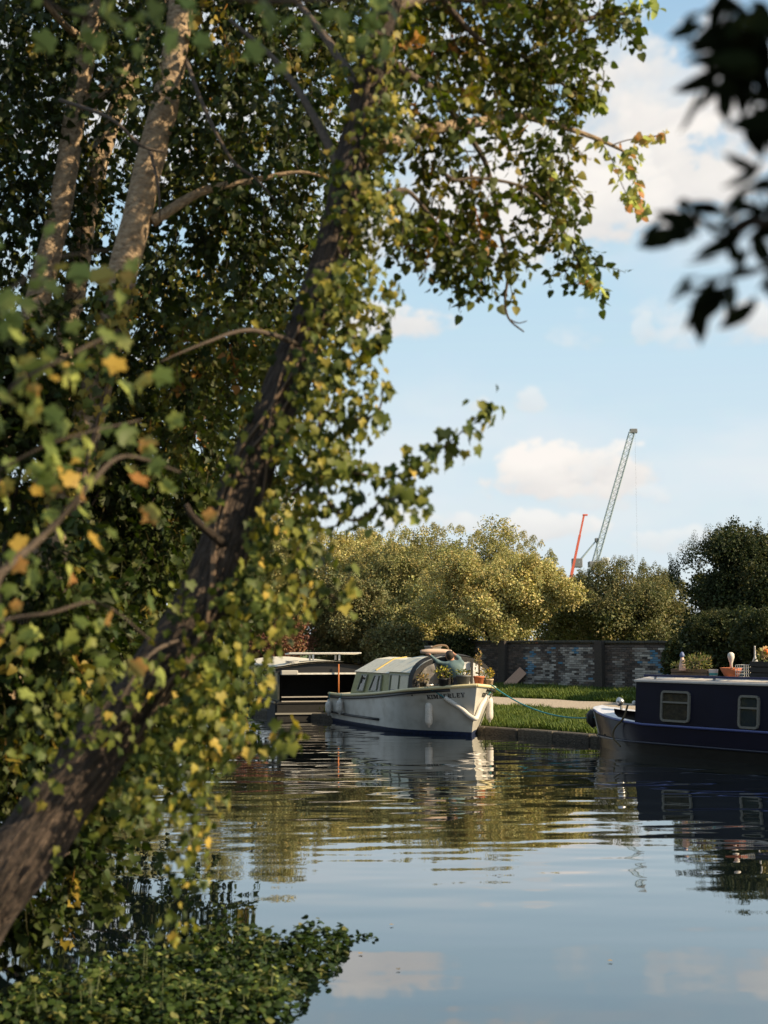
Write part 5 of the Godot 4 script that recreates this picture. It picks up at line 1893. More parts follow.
func left_trees():
	poplar_sprigs = [sprig(POPLAR, 0.34, 0.062, 11, 0.8, 1), sprig(POPLAR, 0.28, 0.056, 10, 0.9, 2), sprig(POPLAR, 0.40, 0.066, 13, 0.7, 3)]
	# smooth-barked trees behind the leaning one
	var t := thing("smooth_tree", "smooth grey trunk forking at the top left of the picture", "tree", Vector3(-4.2, 0.6, -10.2), Basis(), "smooth-barked trees on the near bank")
	branch(t, [Vector3(-4.2, 0.3, -10.2), Vector3(-3.4, 2.2, -10.1), Vector3(-2.774, 4.748, -10.000), Vector3(-2.549, 5.797, -10.000), Vector3(-2.463, 6.535, -10.000), Vector3(-2.309, 7.494, -10.000), Vector3(-2.208, 8.470, -10.000), Vector3(-2.184, 9.683, -10.000)], 0.115, 0.06, M.smooth_bark, "trunk", 12)
	branch(t, [Vector3(-2.485, 6.436, -10.000), Vector3(-2.305, 6.694, -10.100), Vector3(-2.042, 7.110, -10.200), Vector3(-1.812, 7.519, -10.300), Vector3(-1.630, 8.184, -10.400)], 0.068, 0.04, M.smooth_bark, "branch", 10)
	branch(t, [Vector3(-2.405, 7.116, -10.000), Vector3(-2.497, 7.086, -9.600), Vector3(-2.699, 7.275, -9.200)], 0.04, 0.015, M.smooth_bark)
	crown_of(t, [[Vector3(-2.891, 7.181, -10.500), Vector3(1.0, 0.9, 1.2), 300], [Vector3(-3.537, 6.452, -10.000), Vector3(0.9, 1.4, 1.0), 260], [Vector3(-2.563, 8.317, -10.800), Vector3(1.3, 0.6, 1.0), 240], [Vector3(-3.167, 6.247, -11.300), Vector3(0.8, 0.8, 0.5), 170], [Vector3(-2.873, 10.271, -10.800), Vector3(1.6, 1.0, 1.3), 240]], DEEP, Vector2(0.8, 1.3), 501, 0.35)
	t = thing("smooth_tree", "thick smooth trunk lit on its right side, left of the ivy trunk", "tree", Vector3(-3.3, 0.6, -8.8), Basis(), "smooth-barked trees on the near bank")
	branch(t, [Vector3(-3.3, 0.2, -8.8), Vector3(-2.480, 2.330, -8.900), Vector3(-2.228, 3.151, -8.900), Vector3(-2.010, 4.148, -9.000), Vector3(-1.829, 4.997, -9.000), Vector3(-1.685, 5.670, -9.000), Vector3(-1.539, 6.338, -9.000), Vector3(-1.462, 6.940, -9.000), Vector3(-1.380, 7.779, -9.000), Vector3(-1.319, 8.712, -9.000)], 0.13, 0.075, M.smooth_bark, "trunk", 14)
	branch(t, [Vector3(-1.650, 5.289, -9.000), Vector3(-1.326, 5.544, -9.100), Vector3(-1.014, 5.654, -9.200), Vector3(-0.620, 5.766, -9.300), Vector3(-0.365, 5.727, -9.400)], 0.042, 0.005, M.smooth_bark)
	branch(t, [Vector3(-1.426, 6.488, -9.000), Vector3(-1.227, 5.946, -8.600), Vector3(-1.026, 5.554, -8.500), Vector3(-0.859, 5.393, -8.400), Vector3(-0.725, 5.242, -8.400)], 0.018, 0.006, M.twig)
	branch(t, [Vector3(-2.378, 6.275, -9.200), Vector3(-1.877, 5.889, -8.600), Vector3(-1.649, 5.659, -8.500), Vector3(-1.479, 5.610, -8.500)], 0.016, 0.008, M.twig)
	branch(t, [Vector3(-1.655, 5.779, -8.900), Vector3(-1.558, 5.452, -8.700), Vector3(-1.540, 5.204, -8.700)], 0.014, 0.007, M.twig)
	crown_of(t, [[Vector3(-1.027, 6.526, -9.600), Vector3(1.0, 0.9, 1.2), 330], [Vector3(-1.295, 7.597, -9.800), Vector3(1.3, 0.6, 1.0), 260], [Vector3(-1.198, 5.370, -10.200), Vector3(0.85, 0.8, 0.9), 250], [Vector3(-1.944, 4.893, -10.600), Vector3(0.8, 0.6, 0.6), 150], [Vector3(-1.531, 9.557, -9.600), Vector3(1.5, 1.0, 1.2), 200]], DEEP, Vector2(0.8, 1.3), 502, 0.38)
	ivy_on(t)
	t = thing("smooth_tree", "thin spotted trunk between the two smooth trunks, partly hidden", "tree", Vector3(-5.0, 0.6, -11.8), Basis(), "smooth-barked trees on the near bank")
	branch(t, [Vector3(-5.0, 0.3, -11.8), Vector3(-3.227, 3.419, -11.800), Vector3(-2.946, 4.995, -11.800), Vector3(-2.746, 6.421, -11.800), Vector3(-2.557, 7.194, -11.800), Vector3(-2.304, 7.781, -11.800), Vector3(-2.173, 8.374, -11.800), Vector3(-2.141, 9.273, -11.800)], 0.13, 0.05, M.smooth_bark, "trunk", 10)
	crown_of(t, [[Vector3(-2.628, 8.473, -12.400), Vector3(1.6, 1.0, 1.0), 260], [Vector3(-3.400, 5.477, -12.600), Vector3(1.4, 1.1, 0.9), 260], [Vector3(-1.943, 5.221, -12.800), Vector3(1.2, 1.0, 0.8), 260], [Vector3(-2.414, 7.155, -13.000), Vector3(1.4, 1.2, 0.8), 200]], GREEN, Vector2(0.8, 1.3), 503, 0.35)
	# bushes along the near bank, under the trees
	var spr := [sprig(IVY, 0.30, 0.075, 11, 1.0, 11), sprig(POPLAR, 0.30, 0.07, 11, 1.0, 12)]
	var rows := [
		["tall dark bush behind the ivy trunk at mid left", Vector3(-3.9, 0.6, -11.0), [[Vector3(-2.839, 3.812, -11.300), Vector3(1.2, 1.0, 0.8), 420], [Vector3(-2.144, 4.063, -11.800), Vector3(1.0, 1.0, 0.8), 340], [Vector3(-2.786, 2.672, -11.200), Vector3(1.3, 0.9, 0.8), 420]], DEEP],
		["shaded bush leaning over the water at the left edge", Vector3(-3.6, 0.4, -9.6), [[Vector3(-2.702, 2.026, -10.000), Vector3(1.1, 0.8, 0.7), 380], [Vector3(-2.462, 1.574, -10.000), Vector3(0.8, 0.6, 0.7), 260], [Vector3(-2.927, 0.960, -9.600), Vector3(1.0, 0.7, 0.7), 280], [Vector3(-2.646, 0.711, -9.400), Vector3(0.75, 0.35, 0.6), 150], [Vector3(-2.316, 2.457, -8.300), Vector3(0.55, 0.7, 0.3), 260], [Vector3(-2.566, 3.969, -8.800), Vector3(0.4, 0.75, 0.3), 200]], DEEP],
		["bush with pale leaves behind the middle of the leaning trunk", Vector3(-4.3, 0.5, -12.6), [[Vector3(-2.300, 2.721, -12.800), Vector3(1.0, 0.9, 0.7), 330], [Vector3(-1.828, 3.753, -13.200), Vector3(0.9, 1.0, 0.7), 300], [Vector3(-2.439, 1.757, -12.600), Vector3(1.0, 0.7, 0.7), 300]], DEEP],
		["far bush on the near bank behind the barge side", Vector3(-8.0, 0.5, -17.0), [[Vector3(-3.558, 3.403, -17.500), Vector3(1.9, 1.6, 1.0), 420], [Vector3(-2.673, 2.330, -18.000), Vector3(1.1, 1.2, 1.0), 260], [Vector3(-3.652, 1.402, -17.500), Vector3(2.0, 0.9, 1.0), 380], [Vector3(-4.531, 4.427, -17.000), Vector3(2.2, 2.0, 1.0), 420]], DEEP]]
	var i := 0
	for r in rows:
		t = thing("bank_bush", r[0], "bush", r[1], Basis(), "bushes on the near bank")
		for b in r[2]:
			branch(t, [r[1] + Vector3(0, -0.3, 0), r[1].lerp(b[0], 0.5) + Vector3(0, 0.2, 0), b[0]], 0.035, 0.01, M.twig)
			branch(t, [r[1] + Vector3(0.1, -0.3, 0.1), r[1].lerp(b[0], 0.6) + Vector3(0.2, -0.1, 0), b[0] + b[1] * Vector3(0.6, 0.4, 0.2)], 0.025, 0.008, M.twig)
		crown_of(t, r[2], r[3], Vector2(0.8, 1.4), 520 + i, 0.15, spr)
		i += 1

func ivy_on(tree: Node3D):
	# yellowed ivy on the lower part of the thick smooth trunk
	rng.seed = 531
	var t := thing("climbing_ivy", "yellowed ivy climbing the thick smooth trunk", "ivy", Vector3(-3.3, 0.6, -8.8))
	var path := smooth_path([Vector3(-2.228, 3.151, -8.900), Vector3(-2.010, 4.148, -9.000), Vector3(-1.868, 4.795, -9.000)], 12)
	var st := mb(true)
	tube(st, path.map(func(p): return p - t.position + Vector3(0.1, 0, 0.1)), taper(path.size(), 0.02, 0.01), 5)
	part("stem", st, M.ivy_stem, t)
	var xs := []
	var cols := []
	for i in 420:
		var p: Vector3 = path[rng.randi() % path.size()]
		var n := (Vector3(rng.randf_range(-1, 1), rng.randf_range(-0.2, 0.3), rng.randf_range(0.0, 1))).normalized()
		xs.append(aim(Vector3(0, -1, 0) + rand_dir() * 0.6, n + rand_dir() * 0.4, rng.randf_range(0.05, 0.085), p + n * rng.randf_range(0.12, 0.17) + Vector3(0, rng.randf_range(-0.1, 0.1), 0) - t.position))
		cols.append(pick([[3, Vector3(0.30, 0.24, 0.05)], [3, Vector3(0.10, 0.13, 0.025)], [1, Vector3(0.05, 0.07, 0.02)]]))
	many("foliage", leaf_shape(IVY), xs, cols, M.leaf, t)

var trunk_path := []

func leaning_tree():
	var ctrl := [Vector3(-2.6, 0.3, -5.75), Vector3(-2.043, 0.818, -5.900), Vector3(-1.841, 1.098, -6.000), Vector3(-1.645, 1.363, -6.000), Vector3(-1.428, 1.686, -6.100), Vector3(-1.163, 2.062, -6.200), Vector3(-0.904, 2.450, -6.300), Vector3(-0.790, 2.797, -6.400), Vector3(-0.675, 3.183, -6.500), Vector3(-0.576, 3.446, -6.550), Vector3(-0.415, 3.950, -6.700), Vector3(-0.279, 4.411, -6.800), Vector3(-0.175, 4.947, -6.900), Vector3(-0.039, 5.622, -7.000), Vector3(0.046, 6.206, -7.100), Vector3(0.106, 6.998, -7.200), Vector3(0.126, 8.083, -7.300)]
	var t := thing("leaning_tree", "big leaning tree trunk crossing the picture from the bottom left", "tree", ctrl[0])
	trunk_path = smooth_path(ctrl, 8)
	var st := mb(true)
	var n := trunk_path.size()
	var radii := []
	for i in n:
		var k := float(i) / (n - 1)
		radii.append(0.085 * pow(1.0 - k, 1.6) + 0.100 - 0.025 * k)
	tube(st, trunk_path.map(func(p): return p - t.position), radii, 22, 0.14)
	part("trunk", st, M.bark, t)
	# limbs to the right, over the water
	branch(t, [Vector3(-0.050, 5.023, -6.950), Vector3(0.149, 5.215, -7.200), Vector3(0.394, 5.385, -7.500), Vector3(0.690, 5.545, -7.800), Vector3(0.867, 5.654, -8.000), Vector3(1.149, 5.670, -8.200), Vector3(1.443, 5.654, -8.400), Vector3(1.628, 5.610, -8.500)], 0.045, 0.009, M.smooth_bark)
	branch(t, [Vector3(-0.006, 5.593, -7.000), Vector3(0.152, 5.611, -7.300), Vector3(0.311, 5.595, -7.500), Vector3(0.448, 5.463, -7.600), Vector3(0.539, 5.377, -7.700), Vector3(0.644, 5.225, -7.800), Vector3(0.724, 4.876, -7.900), Vector3(0.771, 4.620, -7.900), Vector3(0.751, 4.430, -7.900), Vector3(0.775, 4.310, -7.900), Vector3(0.867, 4.228, -7.900)], 0.026, 0.0045, M.twig)
	branch(t, [Vector3(0.775, 4.310, -7.900), Vector3(0.830, 4.284, -7.900), Vector3(0.886, 4.297, -7.900)], 0.005, 0.003, M.twig, "twig", 5)
	branch(t, [Vector3(0.006, 5.856, -7.000), Vector3(0.333, 6.151, -7.400), Vector3(0.727, 6.292, -7.800), Vector3(1.159, 6.392, -8.200), Vector3(1.543, 6.576, -8.500), Vector3(1.769, 6.648, -8.600)], 0.04, 0.008, M.twig)
	branch(t, [Vector3(0.333, 6.151, -7.400), Vector3(0.593, 6.016, -7.700), Vector3(0.935, 6.026, -8.000), Vector3(1.218, 5.914, -8.200), Vector3(1.364, 5.854, -8.300)], 0.02, 0.006, M.twig)
	branch(t, [Vector3(0.329, 5.077, -7.400), Vector3(0.422, 5.052, -7.500), Vector3(0.579, 5.101, -7.600), Vector3(0.914, 5.133, -7.900), Vector3(1.126, 4.973, -8.100), Vector3(1.266, 4.740, -8.200), Vector3(1.377, 4.616, -8.300)], 0.014, 0.004, M.twig)
	branch(t, [Vector3(-0.022, 4.722, -6.900), Vector3(0.120, 4.885, -7.200), Vector3(0.269, 4.805, -7.400), Vector3(0.391, 4.686, -7.500), Vector3(0.515, 4.582, -7.600)], 0.018, 0.004, M.twig)
	branch(t, [Vector3(0.526, 5.219, -7.700), Vector3(0.536, 4.999, -7.700), Vector3(0.522, 4.687, -7.700)], 0.008, 0.003, M.twig, "twig", 5)
	branch(t, [Vector3(1.509, 5.613, -8.400), Vector3(1.650, 5.694, -8.500), Vector3(1.820, 5.748, -8.600), Vector3(1.889, 5.776, -8.600)], 0.005, 0.003, M.twig, "twig", 5)
	branch(t, [Vector3(0.120, 4.738, -7.200), Vector3(0.102, 4.563, -7.200), Vector3(0.159, 4.447, -7.200)], 0.005, 0.002, M.twig, "twig", 5)
	branch(t, [Vector3(0.062, 4.762, -7.100), Vector3(0.034, 4.630, -7.100), Vector3(0.067, 4.561, -7.100)], 0.005, 0.002, M.twig, "twig", 5)
	# limbs to the left and back
	branch(t, [Vector3(-0.434, 3.847, -6.600), Vector3(-0.662, 3.853, -6.300), Vector3(-0.879, 3.732, -6.100), Vector3(-1.051, 3.628, -6.000)], 0.014, 0.003, M.twig)
	branch(t, [Vector3(-0.213, 4.835, -6.900), Vector3(-0.425, 5.358, -7.200), Vector3(-0.646, 5.749, -7.400), Vector3(-0.940, 6.095, -7.600)], 0.03, 0.01, M.twig)
	branch(t, [Vector3(-0.106, 5.331, -7.000), Vector3(-0.380, 5.934, -7.400), Vector3(-0.780, 6.588, -7.800)], 0.035, 0.012, M.twig)
	branch(t, [Vector3(-0.772, 2.789, -6.300), Vector3(-0.886, 2.893, -6.100), Vector3(-0.926, 2.959, -6.050)], 0.025, 0.014, M.bark)
	branch(t, [Vector3(-0.953, 2.330, -6.100), Vector3(-1.056, 2.263, -5.900), Vector3(-1.167, 2.066, -5.800)], 0.012, 0.005, M.twig)
	var small := [sprig(POPLAR, 0.20, 0.052, 8, 0.9, 21), sprig(POPLAR, 0.17, 0.048, 7, 1.0, 22), sprig(POPLAR, 0.24, 0.054, 9, 0.8, 23)]
	crown_of(t, [
		[Vector3(0.539, 6.194, -7.800), Vector3(0.65, 0.38, 0.6), 210], [Vector3(1.158, 6.358, -8.200), Vector3(0.42, 0.24, 0.4), 90], [Vector3(1.612, 6.648, -8.500), Vector3(0.18, 0.12, 0.2), 16], [Vector3(0.870, 5.959, -8.000), Vector3(0.45, 0.28, 0.4), 100], [Vector3(1.333, 5.992, -8.300), Vector3(0.16, 0.18, 0.2), 16],
		[Vector3(0.335, 5.484, -7.500), Vector3(0.4, 0.4, 0.4), 100], [Vector3(1.036, 5.469, -8.100), Vector3(0.28, 0.22, 0.3), 36], [Vector3(0.525, 5.062, -7.700), Vector3(0.5, 0.28, 0.4), 80], [Vector3(0.302, 4.777, -7.500), Vector3(0.28, 0.22, 0.3), 42], [Vector3(0.578, 4.717, -7.800), Vector3(0.28, 0.16, 0.25), 40], [Vector3(1.033, 5.171, -8.100), Vector3(0.28, 0.16, 0.22), 32], [Vector3(1.230, 4.906, -8.200), Vector3(0.13, 0.18, 0.15), 16], [Vector3(1.359, 4.723, -8.300), Vector3(0.06, 0.10, 0.1), 5],
		[Vector3(-0.714, 7.404, -10.600), Vector3(1.05, 0.7, 0.8), 330], [Vector3(-0.455, 6.525, -10.600), Vector3(0.65, 0.65, 0.6), 170], [Vector3(0.740, 6.709, -7.900), Vector3(1.0, 0.35, 0.8), 180], [Vector3(0.621, 7.863, -7.900), Vector3(1.4, 0.8, 1.0), 180], [Vector3(-0.452, 7.832, -10.400), Vector3(1.0, 0.5, 0.7), 200], [Vector3(-1.199, 6.141, -10.500), Vector3(0.6, 0.6, 0.5), 120], [Vector3(-0.695, 5.459, -10.500), Vector3(0.5, 0.6, 0.5), 130], [Vector3(-1.110, 4.481, -9.200), Vector3(0.6, 0.5, 0.5), 130], [Vector3(-0.764, 4.378, -9.400), Vector3(0.35, 0.5, 0.4), 80], [Vector3(-1.225, 3.966, -9.600), Vector3(0.6, 0.4, 0.5), 120]],
		[[6, Vector3(0.065, 0.088, 0.016)], [5, Vector3(0.10, 0.118, 0.021)], [1.6, Vector3(0.20, 0.175, 0.028)], [0.4, Vector3(0.32, 0.16, 0.04)]], Vector2(0.8, 1.2), 541, 0.42, small)
	# single leaves that stand out against the sky at the branch ends
	rng.seed = 542
	var pal := [Vector3(0.10, 0.13, 0.025), Vector3(0.16, 0.17, 0.03), Vector3(0.26, 0.21, 0.035), Vector3(0.38, 0.15, 0.05), Vector3(0.06, 0.085, 0.02)]
	var cands := []
	var ends := [[[Vector3(1.628, 5.610, -8.500), Vector3(1.686, 5.485, -8.500), Vector3(1.723, 5.311, -8.500), Vector3(1.721, 5.194, -8.500)], 70, 0.10, 0.4], [[Vector3(1.443, 5.654, -8.400), Vector3(1.521, 5.516, -8.400), Vector3(1.585, 5.345, -8.400), Vector3(1.649, 5.208, -8.400)], 40, 0.07, 0.3], [[Vector3(1.731, 5.694, -8.500), Vector3(1.902, 5.776, -8.600)], 22, 0.05, 0.8],
		[[Vector3(1.126, 4.973, -8.100), Vector3(1.266, 4.760, -8.200), Vector3(1.390, 4.603, -8.300)], 75, 0.10, 0.12], [[Vector3(1.266, 5.957, -8.300), Vector3(1.378, 5.923, -8.300), Vector3(1.429, 5.834, -8.300)], 34, 0.07, 0.0], [[Vector3(1.544, 6.612, -8.500), Vector3(1.770, 6.691, -8.600), Vector3(1.853, 6.720, -8.600)], 34, 0.08, 0.0], [[Vector3(1.004, 5.469, -8.100), Vector3(1.079, 5.270, -8.100), Vector3(1.181, 5.204, -8.100)], 25, 0.09, 0.25]]
	for e in ends:
		var path := smooth_path(e[0], 5)
		branch(t, e[0], 0.005, 0.002, M.twig, "twig", 5)
		for i in e[1]:
			var p: Vector3 = path[rng.randi() % path.size()] + rand_dir() * e[2] * rng.randf()
			var k: int = 3 if rng.randf() < e[3] * 0.6 else (2 if rng.randf() < e[3] else [0, 1, 4][rng.randi() % 3])
			cands.append([aim(hang(0.8), face(), rng.randf_range(0.045, 0.07), p - t.position), k, 0.0])
	spread_leaves(t, leaf_forms(POPLAR), cands, 300, leaf_mats(pal), pal)

func ivy():
	rng.seed = 551
	var t := thing("climbing_ivy", "bright green and yellow ivy covering the leaning trunk", "ivy", trunk_path[0])
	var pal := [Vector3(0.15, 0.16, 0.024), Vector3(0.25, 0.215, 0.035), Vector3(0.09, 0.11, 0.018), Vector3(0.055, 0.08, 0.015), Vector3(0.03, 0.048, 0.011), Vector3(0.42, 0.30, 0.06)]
	var n := trunk_path.size()
	var cands := []
	var eye := Vector3(0, 2.33, 0)
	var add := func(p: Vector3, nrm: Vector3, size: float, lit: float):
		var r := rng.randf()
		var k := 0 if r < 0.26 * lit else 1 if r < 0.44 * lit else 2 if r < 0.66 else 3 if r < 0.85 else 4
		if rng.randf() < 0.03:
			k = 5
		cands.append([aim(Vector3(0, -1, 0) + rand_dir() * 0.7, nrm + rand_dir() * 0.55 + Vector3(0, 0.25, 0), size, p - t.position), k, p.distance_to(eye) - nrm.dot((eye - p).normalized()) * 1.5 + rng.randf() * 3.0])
	# creeping stems on the bark
	for s in 4:
		var pts := []
		var a0 := rng.randf_range(-0.6, 2.2)
		for i in range(36, n - 20, 3):
			var d: Vector3 = (trunk_path[i + 1] - trunk_path[i]).normalized()
			var sd := d.cross(Vector3(0, 0, 1)).normalized()
			var fr := sd.cross(d).normalized()
			var a := a0 + 0.8 * sin(i * 0.13 + s * 2.0)
			var k := float(i) / (n - 1)
			var r := 0.085 * pow(1.0 - k, 1.6) + 0.100 - 0.025 * k
			pts.append(trunk_path[i] + (sd * cos(a) + fr * sin(a)) * (r + 0.01) - t.position)
		var st := mb(true)
		tube(st, pts, taper(pts.size(), 0.010, 0.005), 5, 0.3)
		part("stem", st, M.ivy_stem, t)
	# leaves on the bark: dense on the right and front, patchy
	for i in 6000:
		var j := rng.randi_range(24, n - 4)
		var k := float(j) / (n - 1)
		var p0: Vector3 = trunk_path[j].lerp(trunk_path[j + 1], rng.randf())
		var d: Vector3 = (trunk_path[j + 1] - trunk_path[j]).normalized()
		var sd := d.cross(Vector3(0, 0, 1)).normalized()
		var fr := sd.cross(d).normalized()
		var a := rng.randf_range(-1.4, 2.6)
		var v := sd * cos(a) + fr * sin(a)
		var r := 0.085 * pow(1.0 - k, 1.6) + 0.100 - 0.025 * k
		var f := noise.get_noise_3d(p0.x * 2.2 + v.x, p0.y * 2.2 + v.y, p0.z * 2.2 + v.z)
		var keep := 0.34 + 0.9 * f - 0.5 * clampf(sin(a) - 0.35, 0, 1) * (1.0 if p0.y < 4.3 else 0.3)
		if p0.y < 1.55:
			keep *= 0.12
		if rng.randf() > keep:
			continue
		var o := r + absf(rng.randfn(0.0, 0.07)) + 0.02
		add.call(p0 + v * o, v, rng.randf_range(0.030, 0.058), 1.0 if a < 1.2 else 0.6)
	# bunches that stand off to the right of the trunk, and arms: centre, radius, count, brightness
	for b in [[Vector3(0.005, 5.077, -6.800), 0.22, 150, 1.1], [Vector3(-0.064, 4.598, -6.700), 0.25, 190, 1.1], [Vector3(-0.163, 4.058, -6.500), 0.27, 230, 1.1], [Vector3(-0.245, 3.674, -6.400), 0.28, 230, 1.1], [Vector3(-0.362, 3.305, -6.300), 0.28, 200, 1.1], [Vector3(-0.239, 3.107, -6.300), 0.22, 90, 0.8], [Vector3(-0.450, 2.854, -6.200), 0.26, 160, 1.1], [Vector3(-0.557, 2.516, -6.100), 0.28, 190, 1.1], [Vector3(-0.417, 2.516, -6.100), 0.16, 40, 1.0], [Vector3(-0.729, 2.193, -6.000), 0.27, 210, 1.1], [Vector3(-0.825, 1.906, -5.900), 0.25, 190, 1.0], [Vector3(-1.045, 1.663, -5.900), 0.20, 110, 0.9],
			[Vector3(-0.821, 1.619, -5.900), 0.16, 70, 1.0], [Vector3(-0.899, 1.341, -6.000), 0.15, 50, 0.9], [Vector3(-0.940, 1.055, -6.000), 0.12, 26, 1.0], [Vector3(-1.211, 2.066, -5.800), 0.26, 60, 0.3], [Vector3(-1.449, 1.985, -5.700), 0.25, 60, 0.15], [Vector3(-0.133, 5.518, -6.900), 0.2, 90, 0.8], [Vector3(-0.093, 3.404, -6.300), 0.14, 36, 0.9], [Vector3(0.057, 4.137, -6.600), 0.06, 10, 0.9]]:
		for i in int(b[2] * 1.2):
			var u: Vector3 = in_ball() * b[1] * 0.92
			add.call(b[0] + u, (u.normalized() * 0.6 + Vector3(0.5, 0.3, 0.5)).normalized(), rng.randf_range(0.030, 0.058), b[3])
	for arm in [[[Vector3(-0.490, 3.020, -6.400), Vector3(-0.260, 3.143, -6.200), Vector3(0.028, 3.092, -6.100), Vector3(0.265, 3.226, -6.100), Vector3(0.490, 3.427, -6.100)], 130, 0.13, 0.35], [[Vector3(-0.417, 3.170, -6.400), Vector3(-0.163, 2.902, -6.200), Vector3(0.005, 2.988, -6.100), Vector3(0.170, 2.988, -6.100)], 60, 0.13, 0.3], [[Vector3(-0.975, 1.854, -6.000), Vector3(-0.735, 1.906, -5.900), Vector3(-0.551, 1.866, -5.850), Vector3(-0.362, 1.926, -5.800)], 80, 0.10, 0.8], [[Vector3(-0.199, 3.902, -6.500), Vector3(-0.060, 3.775, -6.400), Vector3(0.005, 3.877, -6.400)], 34, 0.07, 0.7], [[Vector3(-0.265, 3.404, -6.300), Vector3(-0.043, 3.411, -6.200), Vector3(0.000, 3.583, -6.200)], 30, 0.08, 0.6], [[Vector3(-0.449, 2.710, -6.200), Vector3(-0.206, 2.516, -6.100), Vector3(-0.160, 2.657, -6.100)], 40, 0.10, 0.8], [[Vector3(-0.319, 3.522, -6.400), Vector3(-0.317, 3.143, -6.200), Vector3(-0.395, 2.798, -6.100), Vector3(-0.449, 2.470, -6.100)], 60, 0.08, 1.0]]:
		var path := smooth_path(arm[0], 6)
		var st := mb(true)
		tube(st, path.map(func(p): return p - t.position), taper(path.size(), 0.010, 0.003), 5)
		part("stem", st, M.ivy_stem, t)
		for i in arm[1]:
			var u: Vector3 = rand_dir() * arm[2] * rng.randf()
			add.call(path[rng.randi_range(path.size() / 5, path.size() - 1)] + u, (u.normalized() * 0.5 + Vector3(0.3, 0.4, 0.5)).normalized(), rng.randf_range(0.035, 0.075), arm[3])
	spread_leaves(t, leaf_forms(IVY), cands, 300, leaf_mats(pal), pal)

func maple():
	# a young maple whose trunk stands left of the picture; its branches reach in
	rng.seed = 561
	var foot := Vector3(-2.6, 0.65, -2.6)
	var t := thing("young_maple", "maple branches with large green and orange leaves hanging in from the left", "tree", foot)
	branch(t, [foot + Vector3(0, -0.3, 0), Vector3(-2.5, 2.2, -2.7), Vector3(-2.35, 4.2, -2.9), Vector3(-2.2, 6.0, -3.2)], 0.09, 0.04, M.smooth_bark, "trunk", 10)
	var arms := [
		[[Vector3(-2.45, 1.9, -2.7), Vector3(-1.363, 2.330, -4.010), Vector3(-1.220, 2.539, -4.130), Vector3(-1.096, 2.689, -4.250), Vector3(-0.968, 2.841, -4.250), Vector3(-0.879, 2.951, -4.370), Vector3(-0.728, 2.926, -4.600)], 0.02, 0.005, 60, 0.20],
		[[Vector3(-2.45, 1.8, -2.7), Vector3(-1.492, 2.295, -4.600), Vector3(-1.389, 2.395, -4.720), Vector3(-1.209, 2.427, -4.720), Vector3(-1.055, 2.467, -4.840), Vector3(-0.867, 2.330, -4.840)], 0.014, 0.004, 42, 0.24],
		[[Vector3(-2.4, 2.6, -2.8), Vector3(-1.306, 2.974, -3.780), Vector3(-1.074, 3.094, -3.780), Vector3(-0.925, 3.209, -3.890), Vector3(-0.830, 3.300, -4.010)], 0.018, 0.004, 60, 0.24],
		[[Vector3(-2.4, 2.9, -2.8), Vector3(-1.274, 3.215, -3.660), Vector3(-1.076, 3.332, -3.660), Vector3(-0.995, 3.456, -3.780), Vector3(-0.841, 3.521, -3.890)], 0.016, 0.004, 46, 0.22],
		[[Vector3(-2.3, 4.2, -2.9), Vector3(-1.165, 4.625, -3.540), Vector3(-0.755, 4.322, -3.540), Vector3(-0.467, 4.158, -3.540), Vector3(-0.159, 4.205, -3.660), Vector3(0.049, 4.298, -3.780)], 0.025, 0.005, 85, 0.20],
		[[Vector3(-2.45, 2.2, -2.7), Vector3(-1.387, 2.775, -4.130), Vector3(-1.265, 2.888, -4.250), Vector3(-1.070, 2.987, -4.250), Vector3(-0.851, 3.093, -4.480)], 0.012, 0.004, 46, 0.20],
		[[Vector3(-2.3, 4.0, -2.9), Vector3(-1.364, 4.519, -3.890), Vector3(-1.044, 4.350, -4.010), Vector3(-0.786, 4.316, -4.010)], 0.02, 0.005, 40, 0.18]]
	var pal := [Vector3(0.07, 0.10, 0.016), Vector3(0.045, 0.07, 0.012), Vector3(0.13, 0.145, 0.02), Vector3(0.32, 0.20, 0.03), Vector3(0.26, 0.11, 0.03)]
	var cands := []
	var ai := 0
	for a in arms:
		branch(t, a[0], a[1] * (0.9 if ai in [0, 1] else 0.55), a[2] * 0.8, M.twig)
		var path := smooth_path(a[0], 8)
		for i in int(a[3] * 0.62):
			var p: Vector3 = path[rng.randi_range(path.size() / 4, path.size() - 1)] + rand_dir() * a[4] * rng.randf() + Vector3(0, -0.05, 0)
			var r := rng.randf()
			var k := 0 if r < 0.32 else 1 if r < 0.55 else 2 if r < 0.75 else 3 if r < 0.90 else 4
			if ai in [4, 6]:
				k = mini(k, 1)
			elif ai == 0 and rng.randf() < 0.4:
				k = 3 + rng.randi() % 2
			cands.append([aim(hang(0.9), (face() + Vector3(0.3, 0, 0.4)), rng.randf_range(0.042, 0.075), p - t.position), k, float(i)])
		ai += 1
	spread_leaves(t, leaf_forms(MAPLE), cands, 300, leaf_mats(pal), pal)
	# its crown overhead, out of the picture
	crown_of(t, [[Vector3(-2.0, 5.4, -3.2), Vector3(1.5, 0.9, 1.4), 420]], DEEP, Vector2(1.0, 1.5), 562)

